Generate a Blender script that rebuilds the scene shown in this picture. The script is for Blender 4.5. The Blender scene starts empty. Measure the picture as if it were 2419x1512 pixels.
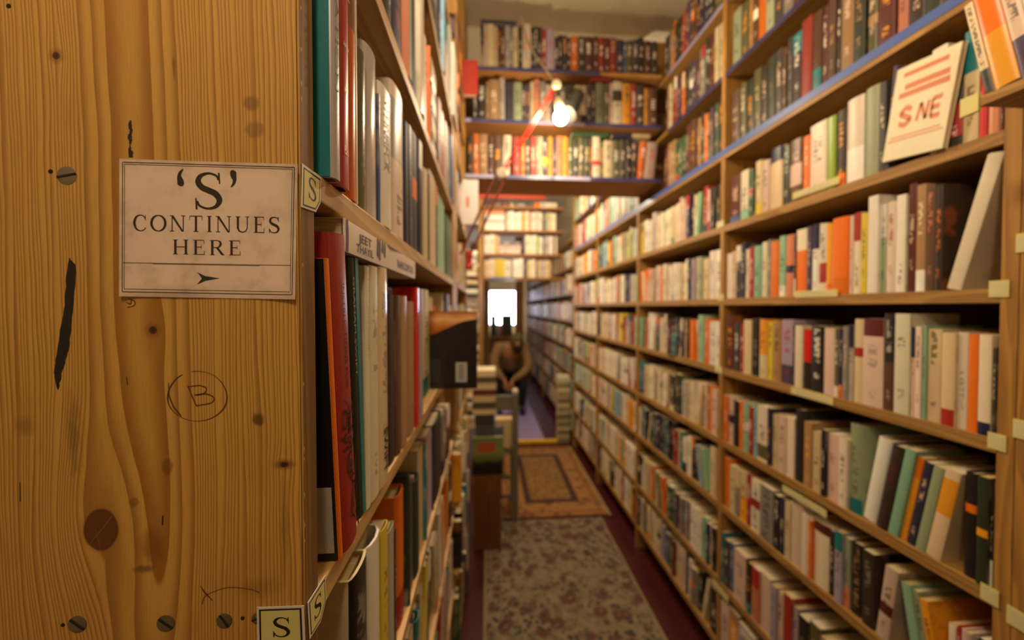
import bpy, bmesh, math, random
from mathutils import Vector, Matrix
R = random.Random(11)
sc = bpy.context.scene
COL = sc.collection
sc.view_settings.view_transform = 'Standard'
sc.view_settings.look = 'None'
sc.view_settings.gamma = 1.0
sc.view_settings.exposure = 0.16
sc.view_settings.use_curve_mapping = False

# ------------------------------------------------------------------ camera
W, H = 2419.0, 1512.0
FPX = 820.0
YAW, PITCH = math.atan(57.5/FPX), 0.018
PX0, PY0 = 1209.5, 739.8
EYE = Vector((0, 0, 1.55))
cam = bpy.data.cameras.new('camera'); camo = bpy.data.objects.new('camera', cam); COL.objects.link(camo)
cam.sensor_width = 36; cam.lens = FPX*36/W; cam.shift_y = (PY0-H/2)/W
cam.clip_start = 0.02
camo.location = EYE; camo.rotation_euler = (math.pi/2-PITCH, 0, -YAW)
cam.dof.use_dof = True; cam.dof.focus_distance = 0.245; cam.dof.aperture_fstop = 3.4; cam.dof.aperture_blades = 0
sc.camera = camo
CM = Matrix.Rotation(-YAW, 3, 'Z') @ Matrix.Rotation(math.pi/2-PITCH, 3, 'X')
def ray(x, y): return CM @ Vector(((x-PX0)/FPX, (PY0-y)/FPX, -1))
def onX(x, y, X): d = ray(x, y); return EYE + d*(X/d.x)
def onY(x, y, Y): d = ray(x, y); return EYE + d*(Y/d.y)
def onZ(x, y, Z): d = ray(x, y); return EYE + d*((Z-EYE.z)/d.z)
def proj(p):
    v = CM.transposed() @ (Vector(p)-EYE)
    if v.z > -0.01: return None
    return PX0-FPX*v.x/v.z, PY0+FPX*v.y/v.z

# ------------------------------------------------------------------ colours and node helpers
def lin(h):
    c = [int(h[i:i+2], 16)/255 for i in (0, 2, 4)]
    return tuple(x/12.92 if x <= .04045 else ((x+.055)/1.055)**2.4 for x in c)
class S:
    """a node socket with arithmetic"""
    def __init__(s, nt, k): s.nt, s.k = nt, k
    def op(s, o, *a):
        n = s.nt.nodes.new('ShaderNodeMath'); n.operation = o
        for i, v in enumerate((s,)+a):
            if isinstance(v, S): s.nt.links.new(v.k, n.inputs[i])
            else: n.inputs[i].default_value = v
        return S(s.nt, n.outputs[0])
    def __add__(s, o): return s.op('ADD', o)
    __radd__ = __add__
    def __sub__(s, o): return s.op('SUBTRACT', o)
    def __rsub__(s, o): return (s*-1.0)+o
    def __mul__(s, o): return s.op('MULTIPLY', o)
    __rmul__ = __mul__
    def __truediv__(s, o): return s.op('DIVIDE', o)
    def __pow__(s, o): return s.op('POWER', o)
    def gt(s, o): return s.op('GREATER_THAN', o)
    def lt(s, o): return s.op('LESS_THAN', o)
    def sqrt(s): return s.op('SQRT')
    def exp(s): return s.op('EXPONENT')
    def frac(s): return s.op('FRACT')
    def abs(s): return s.op('ABSOLUTE')
    def mn(s, o): return s.op('MINIMUM', o)
    def mx(s, o): return s.op('MAXIMUM', o)
    def sin(s): return s.op('SINE')
    def ss(s, a, b):
        n = s.nt.nodes.new('ShaderNodeMapRange'); n.interpolation_type = 'SMOOTHSTEP'; n.clamp = True
        s.nt.links.new(s.k, n.inputs[0])
        lo, hi, f0, f1 = (a, b, 0., 1.) if a < b else (b, a, 1., 0.)
        n.inputs[1].default_value = lo; n.inputs[2].default_value = hi; n.inputs[3].default_value = f0; n.inputs[4].default_value = f1
        return S(s.nt, n.outputs[0])
class M:
    """a material under construction"""
    def __init__(s, name):
        s.m = bpy.data.materials.new(name); s.m.use_nodes = True; s.nt = s.m.node_tree
        s.b = s.nt.nodes['Principled BSDF']
    def new(s, t): return s.nt.nodes.new(t)
    def link(s, a, b): s.nt.links.new(a.k if isinstance(a, S) else a, b)
    def coord(s, kind='Object'):
        n = s.new('ShaderNodeTexCoord'); return n.outputs[kind]
    def xyz(s, vec):
        n = s.new('ShaderNodeSeparateXYZ'); s.nt.links.new(vec, n.inputs[0]); return [S(s.nt, o) for o in n.outputs]
    def vec(s, *a):
        n = s.new('ShaderNodeCombineXYZ')
        for i, v in enumerate(a):
            if isinstance(v, S): s.nt.links.new(v.k, n.inputs[i])
            else: n.inputs[i].default_value = v
        return n.outputs[0]
    def noise(s, vec, scale=1., detail=2., rough=.5, dist=0.):
        n = s.new('ShaderNodeTexNoise'); s.nt.links.new(vec, n.inputs['Vector'])
        n.inputs['Scale'].default_value = scale; n.inputs['Detail'].default_value = detail
        n.inputs['Roughness'].default_value = rough; n.inputs['Distortion'].default_value = dist
        return S(s.nt, n.outputs[0])
    def voro(s, vec, scale=1., out='Distance'):
        n = s.new('ShaderNodeTexVoronoi'); s.nt.links.new(vec, n.inputs['Vector']); n.inputs['Scale'].default_value = scale
        return S(s.nt, n.outputs[out])
    def ramp(s, f, stops):
        n = s.new('ShaderNodeValToRGB'); s.link(f, n.inputs[0]); e = n.color_ramp.elements
        while len(e) < len(stops): e.new(.5)
        for x, (p, c) in zip(e, stops): x.position = p; x.color = (*(lin(c) if isinstance(c, str) else c), 1)
        return n.outputs[0]
    def mix(s, f, a, b, mode='MIX'):
        n = s.new('ShaderNodeMix'); n.data_type = 'RGBA'; n.blend_type = mode
        if isinstance(f, S): s.link(f, n.inputs[0])
        else: n.inputs[0].default_value = f
        for i, v in ((6, a), (7, b)):
            if isinstance(v, str): v = lin(v)
            if isinstance(v, tuple): n.inputs[i].default_value = (*v[:3], 1)
            else: s.link(v, n.inputs[i])
        return n.outputs[2]
    def attr(s, name):
        n = s.new('ShaderNodeAttribute'); n.attribute_name = name; return n
    def out(s, col=None, rough=None, bump=None, bs=.3, bd=.002, spec=None, metal=None):
        b = s.b
        if col is not None:
            if isinstance(col, str): col = lin(col)
            if isinstance(col, tuple): b.inputs['Base Color'].default_value = (*col, 1)
            else: s.link(col, b.inputs['Base Color'])
        if rough is not None:
            if isinstance(rough, S): s.link(rough, b.inputs['Roughness'])
            else: b.inputs['Roughness'].default_value = rough
        if spec is not None: b.inputs['Specular IOR Level'].default_value = spec
        if metal is not None: b.inputs['Metallic'].default_value = metal
        if bump is not None:
            n = s.new('ShaderNodeBump'); n.inputs['Strength'].default_value = bs; n.inputs['Distance'].default_value = bd
            s.link(bump, n.inputs['Height']); s.nt.links.new(n.outputs[0], b.inputs['Normal'])
        return s.m
def plain(name, col, rough=.55, metal=0., var=.12, scale=40.):
    m = M(name); c = lin(col) if isinstance(col, str) else col
    n = m.noise(m.coord(), scale, 3)
    k = m.mix(n, tuple(x*(1-var) for x in c), tuple(min(1, x*(1+var)) for x in c))
    return m.out(k, rough, metal=metal)
def emit(name, col, strength):
    m = M(name); m.b.inputs['Base Color'].default_value = (0, 0, 0, 1)
    m.b.inputs['Emission Color'].default_value = (*col, 1); m.b.inputs['Emission Strength'].default_value = strength
    return m.m
def wood(name, dark, light, axis=1, rough=.45, fine=1.0, knots=True):
    """plain sawn softwood, grain along the given object axis"""
    m = M(name); p = m.xyz(m.coord()); a = p[axis]; o = [p[i] for i in range(3) if i != axis]
    oi = m.new('ShaderNodeObjectInfo'); rnd = S(m.nt, oi.outputs['Random'])*37.0
    v = m.vec(a*.8+rnd, o[0]*9*fine+rnd, o[1]*9*fine)
    wob = m.noise(v, 1.6, 2)
    r = (o[0]*70*fine+o[1]*55*fine+wob*9+rnd).frac()
    g = r.ss(0, .75)*r.ss(1.0, .88)
    f = m.noise(m.vec(a*4+rnd, o[0]*160, o[1]*160), 1.5, 2)
    t = g*.55+f*.45
    c = m.mix(t, light, dark)
    if knots:
        k = m.voro(m.vec(a*2.3+rnd, o[0]*5, o[1]*5), 1.0)
        c = m.mix(k.ss(.13, .06)*.75, c, '3a200c')
    return m.out(c, rough, bump=t, bs=.08, bd=.001)

# ------------------------------------------------------------------ mesh helpers
class B:
    """collects faces, then links them as ONE mesh object"""
    def __init__(s): s.v, s.f, s.m = [], [], []
    def add(s, vs, fs, mi=0):
        b = len(s.v); s.v += [tuple(v) for v in vs]; s.f += [tuple(b+i for i in f) for f in fs]; s.m += [mi]*len(fs); return s
    def box(s, lo, hi, mi=0, bev=0.):
        lo = [min(a, b) for a, b in zip(lo, hi)] if any(a > b for a, b in zip(lo, hi)) else list(lo)
        hi = list(hi)
        if bev <= 0:
            x0, y0, z0 = lo; x1, y1, z1 = hi
            vs = [(x0,y0,z0),(x1,y0,z0),(x1,y1,z0),(x0,y1,z0),(x0,y0,z1),(x1,y0,z1),(x1,y1,z1),(x0,y1,z1)]
            return s.add(vs, [(0,3,2,1),(4,5,6,7),(0,1,5,4),(1,2,6,5),(2,3,7,6),(3,0,4,7)], mi)
        bm = bmesh.new(); bmesh.ops.create_cube(bm, size=1)
        for v in bm.verts: v.co = Vector([(lo[i]+hi[i])/2+v.co[i]*(hi[i]-lo[i]) for i in range(3)])
        bmesh.ops.bevel(bm, geom=bm.edges[:], offset=bev, segments=2, profile=.6, affect='EDGES')
        bm.verts.index_update(); s.add([v.co for v in bm.verts], [[v.index for v in f.verts] for f in bm.faces], mi); bm.free(); return s
    def tube(s, pts, r, n=10, mi=0, cap=True):
        pts = [Vector(p) for p in pts]; rs = r if isinstance(r, (list, tuple)) else [r]*len(pts)
        up = None; rings = []
        for i, p in enumerate(pts):
            t = (pts[min(i+1, len(pts)-1)]-pts[max(i-1, 0)]).normalized()
            if up is None: up = t.orthogonal().normalized()
            up = (up-t*up.dot(t)).normalized(); w = t.cross(up)
            rings.append([p+(up*math.cos(2*math.pi*k/n)+w*math.sin(2*math.pi*k/n))*rs[i] for k in range(n)])
        vs = [v for g in rings for v in g]; fs = []
        for i in range(len(pts)-1):
            for k in range(n): fs.append((i*n+k, i*n+(k+1) % n, (i+1)*n+(k+1) % n, (i+1)*n+k))
        if cap: fs.append(tuple(range(n))[::-1]); fs.append(tuple((len(pts)-1)*n+k for k in range(n)))
        return s.add(vs, fs, mi)
    def lathe(s, c, prof, axis=(0, 0, 1), n=24, mi=0):
        return s.tube([Vector(c)+Vector(axis).normalized()*h for r, h in prof], [max(r, 1e-5) for r, h in prof], n, mi)
    def poly(s, pts, mi=0): return s.add(pts, [tuple(range(len(pts)))], mi)
    def prism(s, pts, d, mi=0):
        d = Vector(d); n = len(pts); a = [Vector(p) for p in pts]
        return s.add(a+[p+d for p in a], [tuple(range(n))[::-1], tuple(range(n, 2*n))]+[(i, (i+1) % n, n+(i+1) % n, n+i) for i in range(n)], mi)
    def build(s, name, mats, parent=None, smooth=False, origin=None):
        me = bpy.data.meshes.new(name)
        vs = s.v
        if origin is not None: vs = [(v[0]-origin[0], v[1]-origin[1], v[2]-origin[2]) for v in vs]
        me.from_pydata(vs, [], s.f); me.update()
        for m in (mats if isinstance(mats, (list, tuple)) else [mats]): me.materials.append(m)
        me.polygons.foreach_set('material_index', s.m)
        bm = bmesh.new(); bm.from_mesh(me); bmesh.ops.recalc_face_normals(bm, faces=bm.faces[:]); bm.to_mesh(me); bm.free()
        if smooth:
            me.polygons.foreach_set('use_smooth', [True]*len(me.polygons))
            try: me.set_sharp_from_angle(angle=math.radians(40))
            except Exception: pass
        o = bpy.data.objects.new(name, me); COL.objects.link(o)
        if parent is not None: o.parent = parent
        if origin is not None and parent is None: o.location = origin
        return o
def tag(o, label, cat, group=None, kind=None):
    o['label'] = label; o['category'] = cat
    if group: o['group'] = group
    if kind: o['kind'] = kind
    return o
def struct(o, label, cat='room'):
    tag(o, label, cat); o['kind'] = 'structure'; return o
def thing(name, loc, label, cat, group=None):
    o = bpy.data.objects.new(name, None); COL.objects.link(o); o.location = loc; o.empty_display_size = .05
    return tag(o, label, cat, group)
def dup(root, loc, label):
    c = root.copy(); COL.objects.link(c); c.location = loc; c['label'] = label
    for ch in list(root.children):
        k = ch.copy(); COL.objects.link(k); k.parent = c
        for g in ch.children:
            q = g.copy(); COL.objects.link(q); q.parent = k
    return c

# ------------------------------------------------------------------ lettering
def catmull(P, n=6):
    out = []
    for i in range(len(P)-1):
        p0, p1, p2, p3 = P[max(i-1, 0)], P[i], P[i+1], P[min(i+2, len(P)-1)]
        for k in range(n):
            t = k/n
            out.append(tuple(.5*((2*b)+(-a+c)*t+(2*a-5*b+4*c-d)*t*t+(-a+3*b-3*c+d)*t**3) for a, b, c, d in zip(p0, p1, p2, p3)))
    return out+[tuple(P[-1])]
def stroke(pts):            # (x, y, width) -> quads
    q = []
    for i in range(len(pts)):
        a, b = pts[max(i-1, 0)], pts[min(i+1, len(pts)-1)]
        dx, dy = b[0]-a[0], b[1]-a[1]; l = math.hypot(dx, dy) or 1; nx, ny = -dy/l, dx/l; w = pts[i][2]/2
        q.append(((pts[i][0]+nx*w, pts[i][1]+ny*w), (pts[i][0]-nx*w, pts[i][1]-ny*w)))
    return [[q[i][0], q[i][1], q[i+1][1], q[i+1][0]] for i in range(len(q)-1)]
TK, TN, SF = .125, .055, .045
def bar(x, y0, y1, w=TK): return [[(x-w/2, y0), (x+w/2, y0), (x+w/2, y1), (x-w/2, y1)]]
def hs(x, y, w=.26, t=SF): return [[(x-w/2, y), (x+w/2, y), (x+w/2, y+t), (x-w/2, y+t)]]
def stem(x): return bar(x, 0, 1)+hs(x, 0)+hs(x, 1-SF)
def glyph(ch):
    """Roman capital strokes in a box one unit high; returns (quads, width)"""
    if ch == 'S':
        P = [(.545,.80,.05),(.50,.915,.055),(.32,.985,.06),(.14,.91,.10),(.085,.75,.13),(.17,.60,.15),(.32,.515,.16),(.48,.42,.155),(.565,.25,.13),(.49,.08,.09),(.31,.015,.06),(.12,.09,.055),(.065,.22,.05)]
        return stroke(catmull(P))+[[(.53,1.0),(.57,1.0),(.585,.70),(.555,.70)], [(.02,.30),(.05,.30),(.075,-.01),(.03,-.01)]], .62
    if ch == 'C':
        P = [(.70,.76,.05),(.62,.92,.06),(.42,.985,.06),(.20,.88,.11),(.09,.62,.14),(.09,.40,.14),(.19,.14,.11),(.40,.015,.06),(.62,.07,.05),(.73,.22,.045)]
        return stroke(catmull(P))+[[(.69,1.0),(.725,1.0),(.74,.67),(.71,.67)]], .80
    if ch == 'O':
        P = [(.46+.40*math.sin(a), .5+.485*math.cos(a), .055+.085*abs(math.sin(a))) for a in [i*2*math.pi/32 for i in range(33)]]
        return stroke(P), .92
    if ch == 'N': return bar(.13,0,1,TN)+hs(.13,0,.24)+hs(.08,1-SF,.16)+[[(.06,1),(.20,1),(.80,0),(.68,0)]]+bar(.77,0,1,TN)+hs(.77,1-SF,.24), .90
    if ch == 'T': return bar(.40,0,1)+hs(.40,0,.30)+[[(.04,1),(.76,1),(.76,.95),(.04,.95)], [(.04,1),(.075,1),(.055,.74),(.025,.74)], [(.725,1),(.76,1),(.775,.74),(.745,.74)]], .80
    if ch == 'I': return stem(.17), .34
    if ch == 'U':
        P = [(.17,.98,TK),(.17,.5,TK),(.17,.28,TK),(.25,.09,.09),(.44,.02,.06),(.62,.09,.06),(.71,.28,TN),(.71,.5,TN),(.71,.98,TN)]
        return stroke(P)+hs(.17,1-SF)+hs(.71,1-SF,.22), .86
    if ch == 'E': return stem(.16)+[[(.16,1),(.60,1),(.60,.955),(.16,.955)], [(.16,.045),(.62,.045),(.62,0),(.16,0)], [(.16,.54),(.46,.54),(.46,.49),(.16,.49)], [(.575,1),(.605,1),(.62,.76),(.595,.76)], [(.605,.28),(.63,.28),(.635,0),(.60,0)], [(.44,.64),(.465,.64),(.465,.39),(.44,.39)]], .68
    if ch == 'H': return stem(.16)+stem(.72)+[[(.16,.54),(.72,.54),(.72,.49),(.16,.49)]], .88
    if ch == 'R':
        P = [(.16,.975,.05),(.42,.975,.055),(.56,.90,.09),(.60,.75,.125),(.54,.58,.09),(.40,.50,.055),(.16,.50,.05)]
        return stem(.16)+stroke(catmull(P, 4))+[[(.34,.50),(.48,.50),(.80,.0),(.64,.0)]]+hs(.73,0,.16), .82
    if ch == 'B':
        P = [(.10,1.0,.05),(.40,.97,.05),(.55,.80,.05),(.42,.58,.05),(.12,.54,.05),(.45,.52,.05),(.66,.30,.05),(.52,.06,.05),(.14,.02,.05)]
        return stroke(catmull(P))+[[(.08,1.02),(.13,1.02),(.16,0),(.11,0)]], .7
    if ch in '\u2018\u2019':
        P = [(.10,.22,.16),(.13,.14,.15),(.15,.05,.10),(.12,-.05,.07),(.05,-.13,.03)]
        q = stroke(catmull(P))+[[(.02,.22),(.05,.30),(.12,.31),(.19,.27),(.205,.2),(.1,.14)]]
        if ch == '\u2018': q = [[(.22-x, .18-y) for x, y in f] for f in q]
        return q, .22
    return [], .4
def letters(mb, word, rect, at, gap=.14):
    """word into the pixel rectangle (x0, y0, x1, y1); at(px, py) gives the point in space"""
    x0, y0, x1, y1 = rect; gs = [glyph(c) for c in word]; tot = sum(g[1] for g in gs)+gap*(len(gs)-1); kx = (x1-x0)/tot; ky = y1-y0; x = 0
    for g, w in gs:
        for f in g: mb.poly([at(x0+(x+a)*kx, y1-b*ky) for a, b in f])
        x += w+gap
_tc = {}
def text_faces(txt, bold=0.):
    """outline of a line of text, height of a capital = 1, as (verts, faces, width)"""
    k = (txt, bold)
    if k not in _tc:
        cu = bpy.data.curves.new('t', 'FONT'); cu.body = txt; cu.size = 1.37; cu.offset = bold; cu.resolution_u = 3
        o = bpy.data.objects.new('t', cu); COL.objects.link(o); dg = bpy.context.evaluated_depsgraph_get()
        me = bpy.data.meshes.new_from_object(o.evaluated_get(dg)); vs = [v.co.copy() for v in me.vertices]; fs = [tuple(p.vertices) for p in me.polygons]
        bpy.data.objects.remove(o); bpy.data.meshes.remove(me); bpy.data.curves.remove(cu)
        x0 = min(v.x for v in vs); x1 = max(v.x for v in vs)
        _tc[k] = ([(v.x-x0, v.y) for v in vs], fs, x1-x0)
    return _tc[k]
# ------------------------------------------------------------------ materials
E = EYE.z
def panel_mat():
    m = M('pine board'); uv = m.new('ShaderNodeUVMap'); uv.uv_map = 'grain'
    U, V, _ = m.xyz(uv.outputs[0]); U = U*1000.; V = V*1000.
    n1 = m.noise(m.vec(U*.0035, V*.0011), 1., 2); n2 = m.noise(m.vec(U*.02, V*.004), 1., 2)
    ud = U+(n1-.5)*46.+(n2-.5)*9.
    for (x, y, rx, ry, s) in ((222, 1240, 105, 215, .92), (350, 768, 30, 70, .6), (140, 138, 24, 60, .6), (665, 1098, 26, 60, .5)):
        dx, dy = U-float(x), V-float(y); g = ((dx*dx)*(-1/rx**2)+(dy*dy)*(-1/ry**2)).exp()
        ud = ud-dx*g*s
    d = ud-(V*.018+303.)
    gv = (V-960.).mx(0.)*(56/520)+(V-300.).mx(0.)*.006
    T = (d*d+gv*gv+4.).sqrt()
    ph = T.mn(52.)/58.+(T-52.).mx(0.).mn(66.)/33.+(T-118.).mx(0.)/10.4+m.noise(m.vec(T*.030, V*.0006), 1., 1)*(T-118.).ss(0., 60.)*3.4+.10
    fr = ph.frac()
    core = T.ss(53.5, 50.)
    late = fr.ss(.25, .95)*(fr*.55+.45)*fr.ss(1.0, .965)
    fib = m.noise(m.vec(U*.42, V*.012), 1., 3, .6)
    big = m.noise(m.vec(U*.006, V*.003), 1., 2)
    c = m.mix(late*.85, 'd6a654', '96641e')
    c = m.mix(core*(T.ss(5., 50.)*.34+.20), c, 'a0660f')
    c = m.mix(fib.ss(.35, .75)*.22, c, '86521a')
    c = m.mix(big.ss(.45, .75)*.25, c, 'b27226')
    def blob(x, y, rx, ry, col, k, soft=.55, nz=.5):
        nonlocal c
        dx, dy = (U-float(x))*(1/rx), (V-float(y))*(1/ry)
        q = (dx*dx+dy*dy).sqrt()+(m.noise(m.vec(U*.06, V*.03), 1., 2)-.5)*nz
        c = m.mix(q.ss(1.0, soft)*k, c, col)
    blob(595, 228, 24, 22, '6e4420', .55); blob(602, 291, 30, 24, '7a4a1c', .5)
    blob(603, 986, 20, 21, '2c2114', .75, .4, .9); blob(297, 1177, 14, 15, '6a3c12', .55); blob(378, 1095, 17, 26, '6a3c12', .6)
    blob(50, 990, 34, 34, '5a3a1a', .4, .2, .9); blob(664, 1098, 42, 14, '4a2a0c', .6, .1, .5); blob(663, 1250, 16, 180, '5a3810', .4, .1)
    blob(340, 1285, 42, 60, '7c430f', .65, .2); blob(320, 1338, 34, 12, '3c2610', .6, .3, 1.2)
    blob(600, 1400, 80, 40, '3a2818', .3, .0, .8); blob(160, 1010, 26, 140, '4a3216', .5, .0, .8)
    blob(411, 150, 6, 40, '6a4018', .6, .2, .9)
    # the large knot and the small ones
    dx, dy = (U-218.)*(1/39.), (V-1240.)*(1/47.); q = (dx*dx+dy*dy).sqrt()+(n2-.5)*.30
    ring = (q*5.+n2*3.5+n1*2.).frac()
    c = m.mix(q.ss(1.35, 1.0)*.5, c, 'a8702c')
    kn = m.mix(ring.ss(.2, .9)*.22, '6a3a18', '4c2812'); ck = ((dx*.8+dy*.75+(n2-.5)*.5).abs().ss(.035, .012)).mx((dx*1.1-dy*.3+.35+(n2-.5)*.4).abs().ss(.03, .01)*dy.gt(-.1)); kn = m.mix(ck*.5, kn, 'a87848')
    c = m.mix(q.ss(1.03, .95), c, kn)
    c = m.mix(q.ss(.88, 1.0)*q.ss(1.12, 1.0)*.75, c, '4c2a0e')
    for x, y, r in ((140, 138, 9), (350, 768, 10), (665, 1098, 11)):
        dx, dy = (U-float(x))*(1/r), (V-float(y))*(1/r)*(1.5 if r == 11 else 1.); q = (dx*dx+dy*dy).sqrt()+(n2-.5)*.5
        c = m.mix(q.ss(2.6, 1.0)*.5, c, '7a4412'); c = m.mix(q.ss(1.05, .8), c, '4a2810'); c = m.mix(q.ss(.5, .3)*.8, c, '2a160a')
    rough = fib*.12+.40
    return m.out(c, rough, bump=late*.5+fib*.5, bs=.10, bd=.0006)
PINE = panel_mat()
PALEW = wood('pale shelf pine', 'b48a50', 'd8b47c', 1, .5)
SHELFW = wood('shelf pine', '86602a', 'b68c4c', 1, .55)
SHELFX = wood('bridge shelf pine', '8a5a26', 'b47e40', 0, .75)
POSTW = wood('upright pine', '8a6028', 'ba8a42', 2, .55)
DARKW = wood('stained oak', '5a3210', '7e4c1c', 2, .5)
BACKW = plain('dark backboard', '4a3018', .8)
def tape_mat(name, a, b):
    m = M(name); p = m.coord(); n = m.noise(p, 6., 2); f = m.noise(p, 60., 2)
    return m.out(m.mix(n.ss(.35, .7)*.6+f*.15, a, b), .38)
BLUET = tape_mat('blue edge tape', '4a64a8', '5a72b4')
NAVYT = tape_mat('worn navy edge tape', '2a2c58', '4c4a74')
LILACT = tape_mat('faded lilac edge tape', '8a84a8', 'a49cb0')
PAPERY = plain('yellow card', 'd8cf86', .6, var=.06)
WHITEP = plain('white card', 'ddd4cc', .6, var=.05)
INKM = plain('black ink', '1a1412', .6, var=.1)
INKB = plain('brown black ink', '2c1f1a', .6, var=.15)
INKW = plain('pale ink', 'd8d0c0', .5, var=.05)

# ------------------------------------------------------------------ the room
CEIL = E+1.70
floor_m = M('maroon painted floor'); fp = floor_m.coord(); fn = floor_m.noise(fp, 3., 4)
FLOORM = floor_m.out(floor_m.mix(fn, '42181a', '522022'), fn*.12+.20)
cm_ = M('aged cream plaster'); cn = cm_.noise(cm_.coord(), 2.2, 4, .6)
PLAST = cm_.out(cm_.mix(cn.ss(.3, .75), 'e0d4b8', 'c8b892'), .85, bump=cn, bs=.5, bd=.02)
XR, XL, YB, YF = 1.24, -.46, -2.2, 9.6
struct(B().box((XL-.1, YB, -.06), (XR+.1, YF+.1, 0)).build('floor', FLOORM), 'dark red painted floor along the aisle', 'floor')
struct(B().box((XL-.1, YB, CEIL), (XR+.1, YF+.1, CEIL+.1)).build('ceiling', PLAST), 'uneven cream plaster ceiling', 'ceiling')
struct(B().box((XR, YB, 0), (XR+.1, YF+.1, CEIL)).build('wall_right', PLAST), 'plaster wall behind the long bookcase', 'wall')
struct(B().box((XL-.1, YB, 0), (XL, YF+.1, CEIL)).build('wall_left', PLAST), 'plaster wall behind the pine bookcase', 'wall')
struct(B().box((XL-.1, YB-.1, 0), (XR+.1, YB, CEIL)).build('wall_back', plain('dark end wall', '4a3826', .9)), 'plaster wall at the near end of the aisle', 'wall')
YBR = 1.85
struct(B().box((XL, YBR+.30, E+.80), (.946, YBR+.36, CEIL)).build('wall_lintel', PLAST), 'plaster lintel behind the bridging shelves', 'wall')
# far wall with its bright window
wx0, wz1 = (lambda p: (p.x, p.z))(onY(1157, 688, YF)); wx1, wz0 = (lambda p: (p.x, p.z))(onY(1217, 766, YF))
bw = B(); bw.box((XL, YF, 0), (wx0, YF+.1, CEIL)).box((wx1, YF, 0), (XR, YF+.1, CEIL)).box((wx0, YF, 0), (wx1, YF+.1, wz0)).box((wx0, YF, wz1), (wx1, YF+.1, CEIL))
struct(bw.build('wall_far', PLAST), 'plaster wall round the far window', 'wall')
win = struct(B().box((wx0-.03, YF-.03, wz0-.03), (wx0, YF, wz1+.03)).box((wx1, YF-.03, wz0-.03), (wx1+.03, YF, wz1+.03)).box((wx0, YF-.03, wz0-.03), (wx1, YF, wz0)).box((wx0, YF-.03, wz1), (wx1, YF, wz1+.03))
    .build('window_1', POSTW), 'small bright window at the far end of the aisle', 'window')
B().box((wx0, YF+.02, wz0), (wx1, YF+.03, wz1)).build('pane', emit('daylight pane', (.74, .78, 1.0), 17.0), win)['label'] = 'daylit white pane'
jm = B(); j0 = onY(1217, 725, 8.6).x; j1 = onY(1236, 725, 8.6).x
jm.box((j0, 8.55, 0), (j1, 8.7, CEIL)); struct(jm.build('trim_1', POSTW, origin=(j0, 8.55, 0)), 'tan post beside the far window', 'trim')
jm = B(); j0 = onY(1141, 725, 8.0).x; j1 = onY(1156, 725, 8.0).x
jm.box((j0, 7.9, 0), (j1, 8.05, CEIL)); struct(jm.build('trim_2', POSTW, origin=(j0, 7.9, 0)), 'wooden post on the window side of the passage', 'trim')

# ------------------------------------------------------------------ the pine bookcase on the near side
XF = -.118                                  # its front plane
Y0 = onX(711, 725, XF).y
Y1 = onX(746, 725, XF).y                    # far face of the end board
YE = onX(1080, 725, XF).y; YE0 = onX(1070, 725, XF).y
LSH = [-1.40, -1.19, -.98, -.72, -.457, -.197, .0930, .345, .632, .90, 1.17]
LT = .0185
pc = thing('bookcase', (XF, Y0, 0), 'golden pine bookcase whose knotty end board carries the paper sign', 'bookcase')
def loc(v, o): return (v[0]-o[0], v[1]-o[1], v[2]-o[2])
PO = (XF, Y0, 0)
xa = onY(0, 725, Y0).x; xb = onY(711, 725, Y0).x; ku = 711/(xb-xa)
za = onY(356, 0, Y0).z; zb = onY(356, 1512, Y0).z; kv = 1512/(zb-za)
def pan(px, py, off=0.0): p = onY(px, py, Y0-off); return p
def xs(px, py, off=0.0): return onX(px, py, XF+off)
EDGEW = wood('darker board edge', '664618', '92692c', 2, .7, 1.6)  # end board edge, darker pine than the broad face
def build_panel():
    bm = bmesh.new(); vs = bmesh.ops.create_cube(bm, size=1)['verts']
    lo, hi = Vector((XL+.02, Y0, 0)), Vector((XF, Y1, E+1.5))
    for v in bm.verts: v.co = Vector([(lo[i]+hi[i])/2+v.co[i]*(hi[i]-lo[i]) for i in range(3)])
    bmesh.ops.bevel(bm, geom=bm.edges[:], offset=.0012, segments=2, affect='EDGES')
    uv = bm.loops.layers.uv.new('grain')
    for f in bm.faces:
        f.smooth = True
        for l in f.loops:
            c = l.vert.co
            # along the board: across grain = x on the broad face, depth folded on along the edge
            l[uv].uv = (((c.x-xa)*ku+(c.y-Y0)*ku*(1 if c.x > xb-.002 else 0))/1000, ((c.z-za)*kv)/1000)
        
    for v in bm.verts: v.co -= Vector(PO)
    me = bpy.data.meshes.new('side_panel'); bm.to_mesh(me); bm.free(); me.materials.append(PINE); me.materials.append(EDGEW)
    for p in me.polygons:
        if p.normal.x > .9: p.material_index = 1
    me.set_sharp_from_angle(angle=math.radians(50))
    o = bpy.data.objects.new('side_panel', me); COL.objects.link(o); o.parent = pc; o['label'] = 'knotty pine end board'; return o
panel = build_panel()
for i, e in enumerate(LSH):
    b = B(); b.box(loc((XL+.02, Y1, E+e-LT), PO), loc((XF, YE0 if i < 8 else YE+.036, E+e), PO), bev=.0015); b.build('shelf', PALEW, pc)
ep = B(); ep.prism([loc(p, PO) for p in ((XL+.02, YE0, 0), (XF-.05, YE0, 0), (XF-.05, YE0, E-.2155), (XF, YE0, E-.2155), (XF, YE0, E+LSH[8]-LT-.0005), (XL+.02, YE0, E+LSH[8]-LT-.0005))], (0, YE-YE0, 0)); ep.build('side_panel', POSTW, pc)
B().box(loc((XL+.005, Y0, 0), PO), loc((XL+.02, YE, E+1.5), PO)).build('back_panel', BACKW, pc)
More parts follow.
